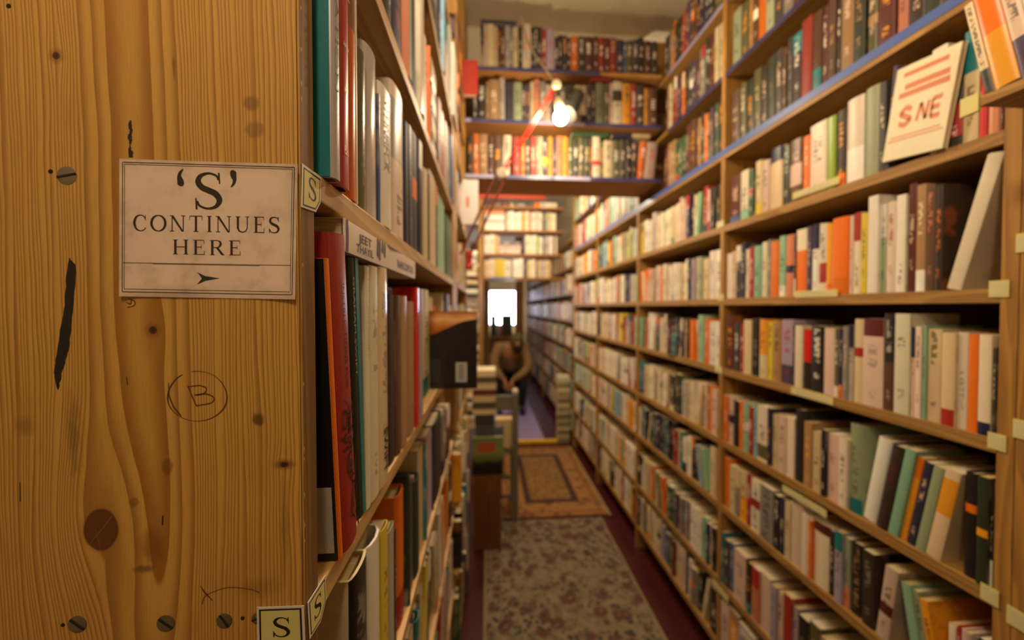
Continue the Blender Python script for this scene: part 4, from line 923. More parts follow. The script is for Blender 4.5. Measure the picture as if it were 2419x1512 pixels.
def mk_book(b):
    root = bpy.data.objects.new('book', None); COL.objects.link(root); root.matrix_world = b['mt']; root.empty_display_size = .03
    tag(root, b['label'], 'book', GROUPN[b['row'][0]])
    t, h, w = b['t'], b['h'], b['w']
    V, F, UV, PV, PF = book_shape(t, h, w, b['hard'], b['curve'])
    me = bpy.data.meshes.new('cover'); me.from_pydata(V, [], F); me.update(); me.materials.append(COVER); put_uv(me, UV); put_attrs(me, [(b, len(F), False)]); smooth_arc(me)
    o = bpy.data.objects.new('cover', me); COL.objects.link(o); o.parent = root
    me = bpy.data.meshes.new('page_block'); me.from_pydata(PV, [], PF); me.update(); me.materials.append(PAGES); put_attrs(me, [(b, len(PF), True)])
    o = bpy.data.objects.new('page_block', me); COL.objects.link(o); o.parent = root
    for tx in b['texts'] or ():
        vs, fs, wd = text_faces(tx['s'], tx['bold']); cap = tx['size']*t; mb = B()
        if tx['mode'] == 'down':
            k = h*(tx['z1']-tx['z0'])/wd; off = (tx['x']-.5)*t
            mb.add([(t*.5+off+(y-.5)*cap, -.00035, h*tx['z1']-x*k) for x, y in vs], fs)
        else:
            k = min(cap, t*.86/wd); mb.add([(t*tx['x']+(x-wd/2)*k, -.00035, h*tx['z0']+y*cap*1.25) for x, y in vs], fs)
        mb.build('title_lettering', inkmat(tx['ink']), root)
    ex = b['extra']
    if isinstance(ex, list):
        for i, pn_ in enumerate(ex):
            if pn_['side'] == 's': B().box((t*.55, -.0006, .0), (t*.99, .003, h)).build('spine_band', inkmat(pn_['col']), root)
            elif pn_['z1'] < 1.: B().box((-.0008, .004, h*pn_['z0']), (-.0005, .05, h*pn_['z1'])).build('price_sticker', inkmat(pn_['col']), root)
            else: B().box((-.0005, .0035 if b['hard'] else .0018, .0005), (-.0001, w-.001, h-.0005)).build('front_board', inkmat(pn_['col']), root)
    elif ex == 'scrawl':
        mb = B(); yy = -.0006
        for P in ([(.60,.40,.05),(.75,.36,.08),(.55,.31,.06),(.40,.30,.09),(.35,.25,.10),(.50,.24,.05),(.62,.27,.04)], [(.45,.22,.04),(.75,.20,.07),(.85,.30,.05),(.6,.12,.05),(.5,.16,.04)], [(.30,.49,.03),(.55,.45,.05),(.50,.38,.05),(.75,.47,.05),(.80,.42,.03)],
                  [(.35,.10,.03),(.62,.085,.05),(.80,.12,.05),(.85,.165,.05),(.7,.20,.04),(.5,.16,.04),(.45,.11,.05),(.65,.07,.04)], [(.86,.06,.12),(.86,.03,.12)]):
            for q in stroke([(x*t, z_*h, w_*t) for x, z_, w_ in catmull(P)]): mb.poly([(x, yy, z_) for x, z_ in q])
        mb.build('scrawled_drawing', inkmat('umb'), root)
    elif ex == 'backcover':
        mb = B(); x = -.0003
        P = catmull([(0, .90), (.3, .86), (.6, .77), (.85, .70), (1, .68)], 5)
        mb.poly([(x, w*u_*.985+.001, h*v_) for u_, v_ in [(0, .998)]+P+[(1, .998)]]); 
        skin = M('printed warm photo'); sx = skin.xyz(skin.coord()); sn_ = skin.noise(skin.coord(), 30., 2)
        mb.build('cover_photo', skin.out(skin.ramp(sx[2]*(1/h)+(sn_-.5)*.08, [(.66, '8a3c10'), (.80, 'c07028'), (.90, 'e8b070'), (1., 'b05820')]), .35), root)
        B().box((x-.0001, w*.19, h*.085), (x, w*.40, h*.34)).build('barcode_panel', inkmat('sil'), root)
        mb = B()
        for i in range(14):
            z_ = h*(.115+.0145*i); mb.box((x-.0002, w*.24, z_), (x-.0001, w*.35, z_+h*(.004 if i % 3 else .009)))
        mb.build('barcode', inkmat('chr'), root)
        mb = B()
        for i in range(9): mb.box((x-.0001, w*.68, h*(.10+.032*i)), (x, w*(.97-.10*R.random()), h*(.118+.032*i)))
        mb.build('blurb', inkmat('chr'), root)
    elif ex == 'whitecover':
        B().box((-.0005, w*.30, h*.38), (-.0002, w*.42, h*.62)).build('cover_print', inkmat('sal'), root)
    elif ex == 'face':
        mb = B(); xf = t+.0002
        for z0, z1, u0, u1 in ((.88, .93, .15, .85), (.74, .80, .2, .9), (.66, .72, .12, .92), (.20, .215, .06, .95), (.235, .25, .1, .9)): mb.box((t, w*u0, h*z0), (xf, w*u1, h*z1))
        P = [(.61,.505,.05),(.70,.54,.06),(.79,.49,.06),(.70,.45,.06),(.61,.405,.06),(.70,.36,.06),(.80,.39,.05)]
        for q in stroke(catmull(P)): mb.poly([(xf, w*(1-y), h*z_) for y, z_ in q])
        for a_, b_, c2, d2 in ((.50,.36,.46,.54),(.46,.54,.36,.36),(.36,.36,.34,.54),(.28,.36,.28,.54),(.28,.54,.14,.54),(.28,.45,.16,.45),(.28,.36,.14,.36)):
            for q in stroke([(a_, b_, .05), (c2, d2, .05)]): mb.poly([(xf, w*(1-y), h*z_) for y, z_ in q])
        mb.build('cover_print', inkmat('sal'), root)
    elif ex == 'flatspine':
        # spine faces the aisle: local x is up, local z runs back towards the camera
        def ft(s, za_, zb_2, x0, x1, col):
            vs, fs, wd = text_faces(s, .015); k = h*(za_-zb_2)/wd
            B().add([(t*(x0+(x1-x0)*y), -.0004, h*za_-x*k) for x, y in vs], fs).build('title_lettering', inkmat(col), root)
        ft('JEET', .885, .76, .50, .80, 'plm'); ft('THAYIL', .905, .74, .14, .42, 'plm'); ft('NARCOPOLIS', .40, .06, .22, .62, 'plm')
        mb = B()
        for za_, x0 in ((.69, .35), (.665, .25), (.63, .55), (.60, .45)):
            for q in stroke(catmull([(za_, 1.0, .016), (za_-.004, .8, .018), (za_, x0, .02), (za_-.012, x0-.05, .012)])): mb.poly([(t*y, -.0004, h*zz) for zz, y in q])
        mb.poly([(t*x, -.0004, h*z_) for z_, x in ((.985, 0), (.985, 1.), (.972, 1.), (.968, .5), (.972, 0))])
        mb.poly([(t*x, -.0004, h*z_) for z_, x in ((.58, 1.0), (.3, 1.0), (.40, .93), (.52, .85))])
        mb.build('spine_ornament', inkmat('plm'), root)
    return root
for b in KEEP: mk_book(b)
AV, AF, AU, AM, AL = [], [], [], [], []
for b in REST:
    V, F, UV, PV, PF = book_shape(b['t'], b['h'], b['w'], b['hard'], b['curve'])
    n = len(AV); AV += [b['mt'] @ Vector(v_) for v_ in V]; AF += [tuple(n+i for i in f) for f in F]; AU += UV; AM += [0]*len(F); AL.append((b, len(F), False))
    n = len(AV); AV += [b['mt'] @ Vector(v_) for v_ in PV]; AF += [tuple(n+i for i in f) for f in PF]; AU += [[(-1, 0)]*len(f) for f in PF]; AM += [1]*len(PF); AL.append((b, len(PF), True))
me = bpy.data.meshes.new('remaining_books'); me.from_pydata([tuple(v_) for v_ in AV], [], AF); me.update(); me.materials.append(COVER); me.materials.append(PAGES)
me.polygons.foreach_set('material_index', AM); put_uv(me, AU); put_attrs(me, AL); smooth_arc(me)
o = bpy.data.objects.new('remaining_books', me); COL.objects.link(o)
tag(o, 'mass of smaller, more distant books filling the far shelves', 'books', kind='stuff')
print('BOOKS', len(BOOKS), 'kept', len(KEEP), 'rest', len(REST), 'min area', KEEP[-1]['area'])
# ------------------------------------------------------------------ paper sign and cards
ag = M('aged sign paper'); gp = ag.xyz(ag.coord()); gn = ag.noise(ag.coord(), 55., 4, .6); gn2 = ag.noise(ag.coord(), 18., 3)
SGW, SGH = .054, .042
ex_ = (gp[0].abs()*(1/.056)).mx(gp[2].abs()*(1/.0435))
PAPER = ag.out(ag.mix(gn.ss(.45, .75)*.35+ex_.ss(.72, 1.05)*gn2.ss(.35, .7)*.75, 'ecd4c2', '9c7862'), .75, bump=gn, bs=.05, bd=.0005)
sc_ = pan(491, 541)
SO_ = (sc_.x, Y0-.0009, sc_.z)
sign = thing('paper_sign', SO_, 'aged paper sign reading S continues here with an arrow, on the pine end board', 'sign')
cor = [(282, 375), (703, 388), (697, 707.5), (281, 700)]
def bl(s, t_):
    a, b, c_, d_ = cor
    return tuple((a[i]*(1-s)+b[i]*s)*(1-t_)+(d_[i]*(1-s)+c_[i]*s)*t_ for i in (0, 1))
def lift(s, t_):  # corners lift slightly off the board
    return .0004+.0022*max(0, (abs(s-.5)*2)**6*(abs(t_-.5)*2)**6)+.0004*math.sin(s*5+t_*3)**2
def sg(px, py, off=0.):
    s = (px-281)/419; t_ = (py-(376+13*s))/(324-4*s)
    return loc(onY(px, py, Y0-lift(min(max(s, 0), 1), min(max(t_, 0), 1))-off), SO_)
b = B(); n = 24
top = [sg(*bl(i/n, j/n)) for j in range(n+1) for i in range(n+1)]
fs = [(j*(n+1)+i, j*(n+1)+i+1, (j+1)*(n+1)+i+1, (j+1)*(n+1)+i) for j in range(n) for i in range(n)]
b.add(top, fs); b.add([(x, y+.00025, z_) for x, y, z_ in top], fs)
rim = [i for i in range(n+1)]+[(j+1)*(n+1)-1+n*0 for j in range(1, n+1)]+[n*(n+1)+i for i in range(n-1, -1, -1)]+[j*(n+1) for j in range(n-1, 0, -1)]
vs_ = [top[i] for i in rim]; m_ = len(rim); b.add(vs_+[(x, y+.00025, z_) for x, y, z_ in vs_], [(i, (i+1) % m_, m_+(i+1) % m_, m_+i) for i in range(m_)])
b.build('paper_sheet', PAPER, sign, True)
so = .00012
def skew(px, py): return sg(px, py+(px-490)*.016, so)
b = B()
letters(b, 'S', (459, 408, 524, 494), skew)
for ch, r in (('\u2018', (417, 407, 437, 462)), ('\u2019', (541, 404, 560, 462))):
    g, w_ = glyph(ch)
    for f in g: b.poly([skew(r[0]+x/.22*(r[2]-r[0]), 418-(y-.12)*92) for x, y in f])
letters(b, 'CONTINUES', (314, 510, 660, 548), skew, .20)
letters(b, 'HERE', (407, 567, 570, 602), skew, .20)
b.build('serif_lettering', INKB, sign)
b = B()
def rule(p, q, wd):
    k = 12; P = [(p[0]+(q[0]-p[0])*i/k, p[1]+(q[1]-p[1])*i/k, wd) for i in range(k+1)]
    for qd in stroke(P): b.poly([sg(x, y, so) for x, y in qd])
for ins, wd in ((.018, 1.7), (.029, 1.1)):
    c4 = [bl(ins, ins*1.3), bl(1-ins, ins*1.3), bl(1-ins, 1-ins*1.9), bl(ins, 1-ins*1.9)]
    for i in range(4): rule(c4[i], c4[(i+1) % 4], wd)
rule((290, 620.5), (686, 627), 1.2); rule((360, 623.5), (614, 628), .9)
b.build('ruled_border', INKB, sign)
b = B(); b.poly([sg(x, y, so) for x, y in ((466, 643), (484, 652), (519, 657.5), (486, 663), (465, 672), (477, 658))]); b.build('arrow', plain('olive ink', '2e2c20', .6), sign)

def card(name, label, pts, at, org, nrm, inset, letter=None, mats=(WHITEP, INKM, PAPERY), slant=0.):
    """small printed card: white paper, black frame, yellow field, a letter. pts: its corners in photo pixels"""
    org = Vector(org); r = thing(name, org, label, 'shelf label', 'letter cards on the pine bookcase'); nrm = Vector(nrm)
    cen = (sum(p[0] for p in pts)/len(pts), sum(p[1] for p in pts)/len(pts))
    def shr(k): return [(cen[0]+(x-cen[0])*k, cen[1]+(y-cen[1])*k) for x, y in pts]
    for nm, k, h0, h1, mt in (('card', 1., 0., .00035, mats[0]), ('frame', inset[0], .00035, .00042, mats[1]), ('field', inset[1], .00042, .0005, mats[2])):
        P = [Vector(at(x, y))-org for x, y in shr(k)]
        B().prism([p+nrm*h0 for p in P], nrm*(h1-h0)).build(nm, mt, r)
    if letter:
        b = B(); b_at = lambda px, py: Vector(at(px, py))-org+nrm*.00056
        letter(b, b_at); b.build('letter', INKM, r)
    return r
card('shelf_label', 'yellow S card low on the flat face of the knotty end board', [(607, 1434), (718, 1430), (722, 1530), (609, 1534)], lambda x, y: onY(x, y, Y0-.0004), onY(664, 1480, Y0-.0004), (0, -1, 0), (.90, .82),
     lambda b, at: letters(b, 'S', (645, 1457, 686, 1503), at))
def lx(b, at, x0, y0, x1, y1, sk):
    g, w_ = glyph('S')
    for f in g: b.poly([at(x0+x/.62*(x1-x0), y1-y*(y1-y0)+(x-.3)*sk) for x, y in f])
card('shelf_label', 'yellow S card folded round the board edge beside the paper sign', [(713, 386), (758, 419), (756, 480), (745, 501), (711, 489)], lambda x, y: onX(x, y, XF+.0004), onX(735, 445, XF+.0004), (1, 0, 0), (.88, .80),
     lambda b, at: lx(b, at, 727, 421, 745, 473, 22))
card('shelf_label', 'yellow S card on the board edge above the thick pale hardback', [(726, 1424), (768, 1358), (770, 1414), (757, 1468), (731, 1510)], lambda x, y: onX(x, y, XF+.0006), onX(748, 1430, XF+.0006), (1, 0, 0), (.88, .80),
     lambda b, at: lx(b, at, 741, 1408, 757, 1456, -44))
# blank looking yellow cards on the long bookcase
def tab(px, py, wpx, hh, X, label, mat=PAPERY):
    p = onX(px, py, X); q = onX(px+wpx, py, X); o = (X-.0022, q.y, p.z-hh/2)
    r = thing('shelf_label', o, label, 'shelf label', 'yellow cards on the long bookcase')
    B().box((0, 0, 0), (.0007, p.y-q.y, hh)).build('card', mat, r); B().box((-.0004, (p.y-q.y)*.12, hh*.14), (0, (p.y-q.y)*.88, hh*.86)).build('field', plain('faded card print', 'cfc89a', .6), r); return r
tab(2338, 683, 48, .031, XB, 'yellow card on the end upright at the second row under blue tape')
tab(2335, 1038, 44, .031, XB, 'yellow card on the end upright at the third row under blue tape')
tab(2318, 1393, 44, .032, XB, 'yellow card on the end upright at the fourth row under blue tape')
tab(1694, 533, 17, .026, XB, 'small pale card on the far upright, first row under blue tape')
tab(1695, 703, 16, .026, XB, 'small pale card on the far upright, second row under blue tape')
tab(1690, 871, 17, .026, XB, 'small pale card on the far upright, third row under blue tape')
tab(1874, 464, 110, .020, XB, 'long pale strip on the shelf edge beneath the lime paperback')
tab(1880, 696, 100, .020, XB, 'long pale strip on the shelf edge beneath the orange paperbacks')
tab(1870, 921, 100, .022, XB, 'long pale strip on the shelf edge of the third row under blue tape')
tab(1850, 1152, 105, .022, XB, 'long pale strip on the shelf edge of the fourth row under blue tape')
tab(1684, 1373, 38, .026, XB, 'yellow card low on the shelf edge of the sixth row under blue tape')
tab(1750, 1488, 60, .026, XB, 'white card low on the sixth shelf edge near the floor', WHITEP)
tab(2402, 575, 40, .034, XB-.001, 'yellow card highest on the orange neighbouring upright')
tab(2395, 1010, 44, .034, XB-.001, 'yellow card midway down the orange neighbouring upright')
tab(2380, 1448, 50, .034, XB-.001, 'yellow card lowest on the orange neighbouring upright')
p = onX(2268, 236, XN); 
r = thing('shelf_label', (XN-.001, nyE+.0005, nz-.022), 'cream yellow card wrapped on the tip of the deep bracket shelf', 'shelf label', 'yellow cards on the long bookcase')
B().box((0, 0, 0), (.006, .022, .03)).build('card', PAPERY, r)

# ------------------------------------------------------------------ red balanced arm lamp
LY_ = 1.56
REDL = plain('red enamel', 'c0281c', .22, .1, .05); REDD = plain('dark red enamel', '7a1e18', .3, .1); GREYL = plain('grey shade metal', '4a4844', .45, .5); CREAML = plain('cream lampholder', 'd8ccae', .4); CHROME = plain('spring steel', '8a8478', .3, .9)
jb = onY(1098, 606, LY_); j1 = onY(1185, 412, LY_); j2 = onY(1313, 204, LY_)
lamp = thing('desk_lamp', jb, 'red jointed desk lamp with a bare glowing bulb reaching over the aisle', 'lamp')
def lp(v): return Vector(v)-jb
b = B(); b.lathe(lp(jb)+Vector((.019, 0, -.055)), [(.012, 0), (.012, .05), (.016, .052), (.016, .075), (.008, .08)], n=16).box(tuple(lp(jb)+Vector((.003, -.02, -.058))), tuple(lp(jb)+Vector((.035, .02, -.035))), bev=.003); b.build('clamp', REDL, lamp, True)
def arm(name, a, c_, dx, mat, rr):
    for s in (-1, 1):
        o = Vector((dx*s, .006*s, -dx*s*.45)); B().tube([lp(a)+o, lp(c_)+o], rr, 10).build(name, mat, lamp, True)
arm('lower_arm', jb+Vector((0, 0, 0)), j1, .018, REDD, .0052)
arm('upper_arm', j1, j2, .005, REDL, .0045)
mid = j1+(j2-j1)*.02; b = B()
pts = []
for i in range(90):
    f = i/89; p = j1+(jb-j1)*(.12+.3*f); a = f*2*math.pi*14; pts.append(lp(p)+Vector((math.cos(a)*.006, math.sin(a)*.006-.012, 0)))
b.tube(pts, .0012, 5).build('spring', CHROME, lamp, True)
for j, rr in ((j1, .024), (j2, .021)):
    B().lathe(lp(j)+Vector((0, -.022, 0)), [(0, 0), (rr*.85, .001), (rr, .006), (rr, .036), (rr*.85, .043), (0, .044)], (0, 1, 0), 22).build('joint', CREAML, lamp, True)
cab = [j2, onY(1290, 165, LY_), onY(1262, 128, LY_+.03), onY(1244, 92, LY_+.06), onY(1232, 40, LY_+.1)]
B().tube([lp(Vector(q)) for q in catmull([tuple(q) for q in cab], 6)], .0052, 8).build('cable', plain('fabric cable', '8a7a62', .7), lamp, True)
bc = onY(1325, 277, LY_-.02); up_ = (onY(1316, 225, LY_)-bc).normalized()
RB = .031
hold = bc+up_*RB
B().lathe(lp(hold), [(.014, -.004), (.017, .004), (.020, .012), (.020, .05), (.016, .06), (.006, .066)], up_, 20).build('bulb_holder', CREAML, lamp, True)
prof = [(0, -RB)]+[(RB*math.sin(a), -RB*math.cos(a)) for a in [math.pi*k/14 for k in range(1, 11)]]+[(RB*.52, RB*.86), (.013, RB*1.05), (.012, RB*1.18)]
bulb = B().lathe(lp(bc), prof, up_, 24).build('bulb', emit('glowing bulb glass', (1.0, .78, .50), 480.), lamp, True)
bulb['label'] = 'glowing bulb'
sa = bc+Vector((.046, .085, .058)); sd = (onY(1392, 176, LY_+.14)-sa).normalized()
B().lathe(lp(sa), [(.044, 0), (.046, .002), (.040, .05), (.034, .10), (.032, .14), (.018, .155), (.016, .153), (.030, .136), (.032, .10), (.038, .05), (.043, .003)], sd, 28).build('shade', GREYL, lamp, True)
b = B(); b.tube([lp(hold+up_*.04), lp(sa+sd*.12)], .006, 8).build('shade_bracket', GREYL, lamp, True)

# ------------------------------------------------------------------ rugs
def rug_mat1():
    m = M('floral rug pile'); p = m.coord(); w = m.noise(p, 9., 3)
    q = m.voro(m.vec(*[a+(w-.5)*.10 for a in m.xyz(p)]), 12.); q2 = m.voro(p, 34.); n = m.noise(p, 24., 4, .7); n3 = m.noise(p, 5., 2)
    c = m.mix(n.ss(.35, .7), '8e7c60', '6a5a46')
    c = m.mix(q.ss(.46, .30)*.9, c, '5e3830'); c = m.mix(q2.ss(.42, .26)*n3.ss(.38, .55), c, '34322a'); c = m.mix(n.ss(.58, .68)*.8, c, '4e4238'); c = m.mix(q.ss(.13, .07), c, '8c6a54')
    return m.out(c, .95, bump=m.noise(p, 500., 2), bs=.6, bd=.004)
def rug_mat2(w, l):
    m = M('bordered rug pile'); p = m.coord(); x, y, _ = m.xyz(p); n = m.noise(p, 26., 4, .7); v = m.voro(p, 11.); v2 = m.voro(p, 26.)
    d = (x.abs()*-1.+w/2).mn(y.abs()*-1.+l/2)
    c = m.mix(n.ss(.3, .75), 'a87840', '86582c')
    c = m.mix(v.ss(.34, .22)*.7, c, '5a3424')
    inner = d.gt(.205)
    c = m.mix(inner, c, m.mix(n.ss(.35, .65), '9c7038', '6e5430'))
    c = m.mix(inner*v2.ss(.32, .2)*.6, c, '4a3a22')
    c = m.mix(d.gt(.185)*d.lt(.235), c, m.mix(n.ss(.4, .6), '4e2a20', '38241c'))
    c = m.mix(d.gt(.05)*d.lt(.062), c, '6a3a22'); c = m.mix(d.lt(.014), c, '5e2018')
    c = m.mix(x.gt(w/2-.012), c, 'b49a6a')
    return m.out(c, .95, bump=m.noise(p, 500., 2), bs=.6, bd=.004)
def rug(name, label, x0, x1, y0, y1, mat, th, rot=0., fr=None):
    o = ((x0+x1)/2, (y0+y1)/2, 0.001); r = thing(name, o, label, 'rug'); r.rotation_euler.z = rot
    b = B(); nx, ny = 14, 22; hx, hy = (x1-x0)/2, (y1-y0)/2
    rr = random.Random(5)
    g = [(-hx+2*hx*i/nx+(0 if 0 < i < nx else rr.uniform(-.004, .004)), -hy+2*hy*j/ny, th+rr.uniform(-.0008, .0008)) for j in range(ny+1) for i in range(nx+1)]
    b.add(g, [(j*(nx+1)+i, j*(nx+1)+i+1, (j+1)*(nx+1)+i+1, (j+1)*(nx+1)+i) for j in range(ny) for i in range(nx)])
    ed = [i for i in range(nx+1)]+[(j+1)*(nx+1)-1 for j in range(1, ny+1)]+[ny*(nx+1)+i for i in range(nx-1, -1, -1)]+[j*(nx+1) for j in range(ny-1, 0, -1)]
    v_ = [g[i] for i in ed]; k = len(v_); b.add(v_+[(x, y, 0) for x, y, _ in v_], [(i, (i+1) % k, k+(i+1) % k, k+i) for i in range(k)])
    b.build('pile', mat, r, True)
    b = B()
    for s in (-1, 1): b.box((s*hx-.006, -hy, .0005), (s*hx+.006, hy, th+.0012), bev=.002)
    b.build('binding', plain('rug binding', '8e7a54', .9), r)
    return r
r1y1 = onZ(1300, 1229, 0).y; r1x1 = onZ(1560, 1490, 0).x; r1x0 = onZ(1145, 1480, 0).x
rug('rug', 'grey and rose floral rug lying nearer along the aisle', r1x0, r1x1, r1y1-1.75, r1y1, rug_mat1(), .008)
pa, pb2, pc2 = onZ(1440, 1219, 0), onZ(1351, 1056, 0), onZ(1200, 1219, 0)
rx1 = (pa.x+pb2.x)/2-.006
rug('rug', 'tan bordered rug with a dark inner frame, beyond the floral rug', rx1-.80, rx1, r1y1+.022, pb2.y, rug_mat2(.80, pb2.y-r1y1-.022), .008)
ty = onZ(1270, 1046, 0).y
th_ = B().box((b2x0+.0, ty-.015, 0.0005), (.788, ty+.03, .030), bev=.004).build('threshold_strip', plain('yellow paint', 'f0c400', .5), origin=(.4, ty, 0))
tag(th_, 'bright yellow strip across the floor beyond the bordered rug', 'threshold')

painted_sheen = rug('rug', 'lilac sheet painted as daylight reflected off the passage floor beyond the yellow strip', .06, onZ(1284, 1034, 0).x, ty+.06, 8.2, plain('painted lilac daylight', '9c90c4', .9, var=.1, scale=30.), .006)  # added sheet, its lilac paints in daylight reflected off the bare floor
# ------------------------------------------------------------------ crate, stack, grey chair and what lies on it
CY = onZ(1150, 1303, 0).y
cx0, cx1 = onY(1119, 1200, CY).x, onY(1184, 1200, CY).x; cz = onY(1150, 1128, CY).z
cr = thing('wooden_crate', ((cx0+cx1)/2, CY+.13, .0105), 'plain brown wooden box standing on end under a stack of books', 'box')
cw = cx1-cx0
for nm, lo, hi in (('front_board', (-cw/2, -.13, 0), (cw/2, -.116, cz)), ('back_board', (-cw/2, .116, 0), (cw/2, .13, cz)), ('side_board', (-cw/2, -.1155, 0), (-cw/2+.012, .1155, cz)), ('side_board', (cw/2-.012, -.1155, 0), (cw/2, .1155, cz)), ('top_board', (-cw/2+.0125, -.1155, cz-.014), (cw/2-.0125, .1155, cz-.0005))):
    B().box(lo, hi, bev=.0015).build(nm, DARKW, cr)
def boxbook(name, label, o, dx, dy, dz, cov, page, hard=True, group=None, rot=0.):
    """lying book: spine on the -y side"""
    r = thing(name, o, label, 'book', group); r.rotation_euler.z = rot; bt = .004 if hard else .0015
    b = B(); b.box((0, 0, 0), (dx, dy, bt)).box((0, 0, dz-bt), (dx, dy, dz)).box((0, 0, bt), (dx, .005, dz-bt)); b.build('cover', cov, r)
    B().box((.003, .0055, bt), (dx-.003, dy-.004, dz-bt)).build('page_block', page, r); return r
PGM = plain('page paper', 'd8c69c', .8, var=.15, scale=200.)
ccols = [('3a3a36', 'charcoal'), ('2e2c28', 'black'), ('44423c', 'slate'), ('3c3830', 'dark brown'), ('484640', 'grey'), ('343230', 'soot-black'), ('d0bc8c', 'cream'), ('4a4232', 'olive brown'), ('c4ae7c', 'tan'), ('6a2a22', 'dark red'), ('c8b48a', 'buff'), ('554c3a', 'khaki'), ('d6c49a', 'pale cream')]
cz += .0105; z = cz+.0005; rr = random.Random(8); sx0 = onY(1122, 980, CY+.05).x; gz = onY(1150, 1036, CY).z
prev = 'the wooden box'
for i, (hx_, cn_) in enumerate(ccols):
    dz = (gz-cz+.17)/6.6 if i < 6 else .040; dx = .125 if i < 6 else .15
    if i == 0: dz = .06
    boxbook('book', f'{cn_} book lying in the stack directly on top of {prev}', (sx0+rr.uniform(-.006, .006)+(0 if i < 6 else -.012), CY+.045+rr.uniform(0, .01), z), dx, .17, dz, plain('cloth '+cn_, hx_, .6), PGM, True, 'books stacked on the wooden box')
    prev = f'the {cn_} one'; z += dz+.0006
# green face-out book leaning on the stack
gx0, gx1 = onY(1115, 1080, CY+.02).x, onY(1189, 1080, CY+.02).x; gh = gz-cz
gb = thing('book', (gx0, CY+.006, cz+.001), 'green book with an orange title box propped face out on the wooden box', 'book'); gb.rotation_euler.x = -.05
gm = M('green landscape cover'); gq = gm.xyz(gm.coord()); gnz = gm.noise(gm.coord(), 14., 3)
gmat = gm.out(gm.ramp(gq[2]*(1/gh)+(gnz-.5)*.22, [(.0, '16140e'), (.30, '1c1a10'), (.42, '646634'), (.6, '80844a'), (1., '66784a')]), .4)
gw = gx1-gx0
B().box((0, 0, 0), (gw, .003, gh)).box((0, .022, 0), (gw, .025, gh)).box((0, .003, 0), (.004, .022, gh)).build('cover', gmat, gb); B().box((.0045, .0035, .003), (gw-.003, .0215, gh-.003)).build('page_block', PGM, gb)
B().box((gw*.18, -.0004, gh*.60), (gw*.74, -.0001, gh*.86)).build('title_box', plain('orange red print', 'a84a2c', .5), gb)['label'] = 'orange title box'
# grey chair
HY = onZ(1214, 1236, 0).y
chx1 = onY(1224, 1000, HY).x; chx0 = -.045; ctz = onY(1212, 938, HY).z; GREYC = plain('grey chair paint', '6e6654', .55, var=.15)
ch = thing('chair', ((chx0+chx1)/2, HY+.155, .0105), 'small grey painted wooden chair with its back to the rugs', 'chair')
hw = (chx1-chx0)/2; st = .47
def cpost(x, y, z1, nm, r0=.019):
    o = B().box((x-r0, y-r0, 0), (x+r0, y+r0, z1), bev=.004).build(nm, GREYC, ch); return o
for s in (-1, 1):
    l = cpost(s*(hw-.02), -.13, ctz, 'back_post', .0215)
    B().lathe((s*(hw-.02), -.13, ctz), [(.008, 0), (.010, .004), (.020, .012), (.024, .024), (.020, .036), (.009, .045), (0, .047)], n=18).build('finial', CREAML, l, True)
    cpost(s*(hw-.02), .13, st-.001, 'leg', .017)
rz0 = onY(1195, 975, HY).z
B().box((-hw+.042, -.141, rz0), (hw-.042, -.119, ctz-.004), bev=.004).build('top_rail', GREYC, ch)
B().box((-hw+.0, -.108, st), (hw-.0, .15, st+.024), bev=.005).build('seat', GREYC, ch)
for z_ in (.16, .30):
    B().box((-hw+.042, -.138, z_), (hw-.042, -.122, z_+.025)).build('stretcher', GREYC, ch)
    B().box((-hw+.012, -.108, z_+.03), (-hw+.028, .112, z_+.05)).build('stretcher', GREYC, ch); B().box((hw-.028, -.108, z_+.03), (hw-.012, .112, z_+.05)).build('stretcher', GREYC, ch)
chc = ch.location
def crumple(name, label, cat, x0, x1, y0, y1, z0, z1, mat, seed, amp=.012, tilt=0.):
    bm = bmesh.new(); bmesh.ops.create_cube(bm, size=1); bmesh.ops.subdivide_edges(bm, edges=bm.edges[:], cuts=5, use_grid_fill=True); rr = random.Random(seed)
    for v in bm.verts:
        c_ = v.co; v.co = Vector(((x1-x0)*c_.x, (y1-y0)*c_.y, (z1-z0)*(c_.z+.5)))
        f = 0 if c_.z < -.49 else 1
        v.co += Vector((rr.uniform(-amp, amp), rr.uniform(-amp, amp), rr.uniform(-amp, amp)+tilt*c_.x*max(0, c_.z)))*f
    b = B(); bm.verts.index_update(); b.add([v.co for v in bm.verts], [[v.index for v in f.verts] for f in bm.faces]); bm.free()
    o = b.build(name, mat, None, True); o.location = ((x0+x1)/2, (y0+y1)/2, z0); return tag(o, label, cat)
py_ = HY+.10; s0 = st+.024+.0105+.0085
crumple('paper_bag', 'creased cream paper bag standing on the grey chair seat', 'bag', onY(1170, 1000, py_).x, onY(1211, 1000, py_).x, py_-.03, py_+.05, s0, onY(1190, 988, py_).z, plain('cream bag paper', 'd8bc84', .8), 3, .006, .03)
py2 = HY+.045
crumple('folded_cloth', 'bluish folded cloth beside the cream paper bag on the chair seat', 'cloth', onY(1160, 1020, py2).x, onY(1188, 1020, py2).x, py2-.02, py2+.015, s0, onY(1175, 1008, py2).z, plain('blue grey cloth', '5c5a70', .9), 4, .004)
crumple('folded_cloth', 'lilac scarf heaped behind the cream paper bag', 'scarf', onY(1186, 980, py_+.085).x, onY(1208, 980, py_+.085).x, py_+.06, py_+.11, s0, onY(1195, 972, py_+.085).z, plain('lilac wool', '7a68a8', .9), 5, .006)
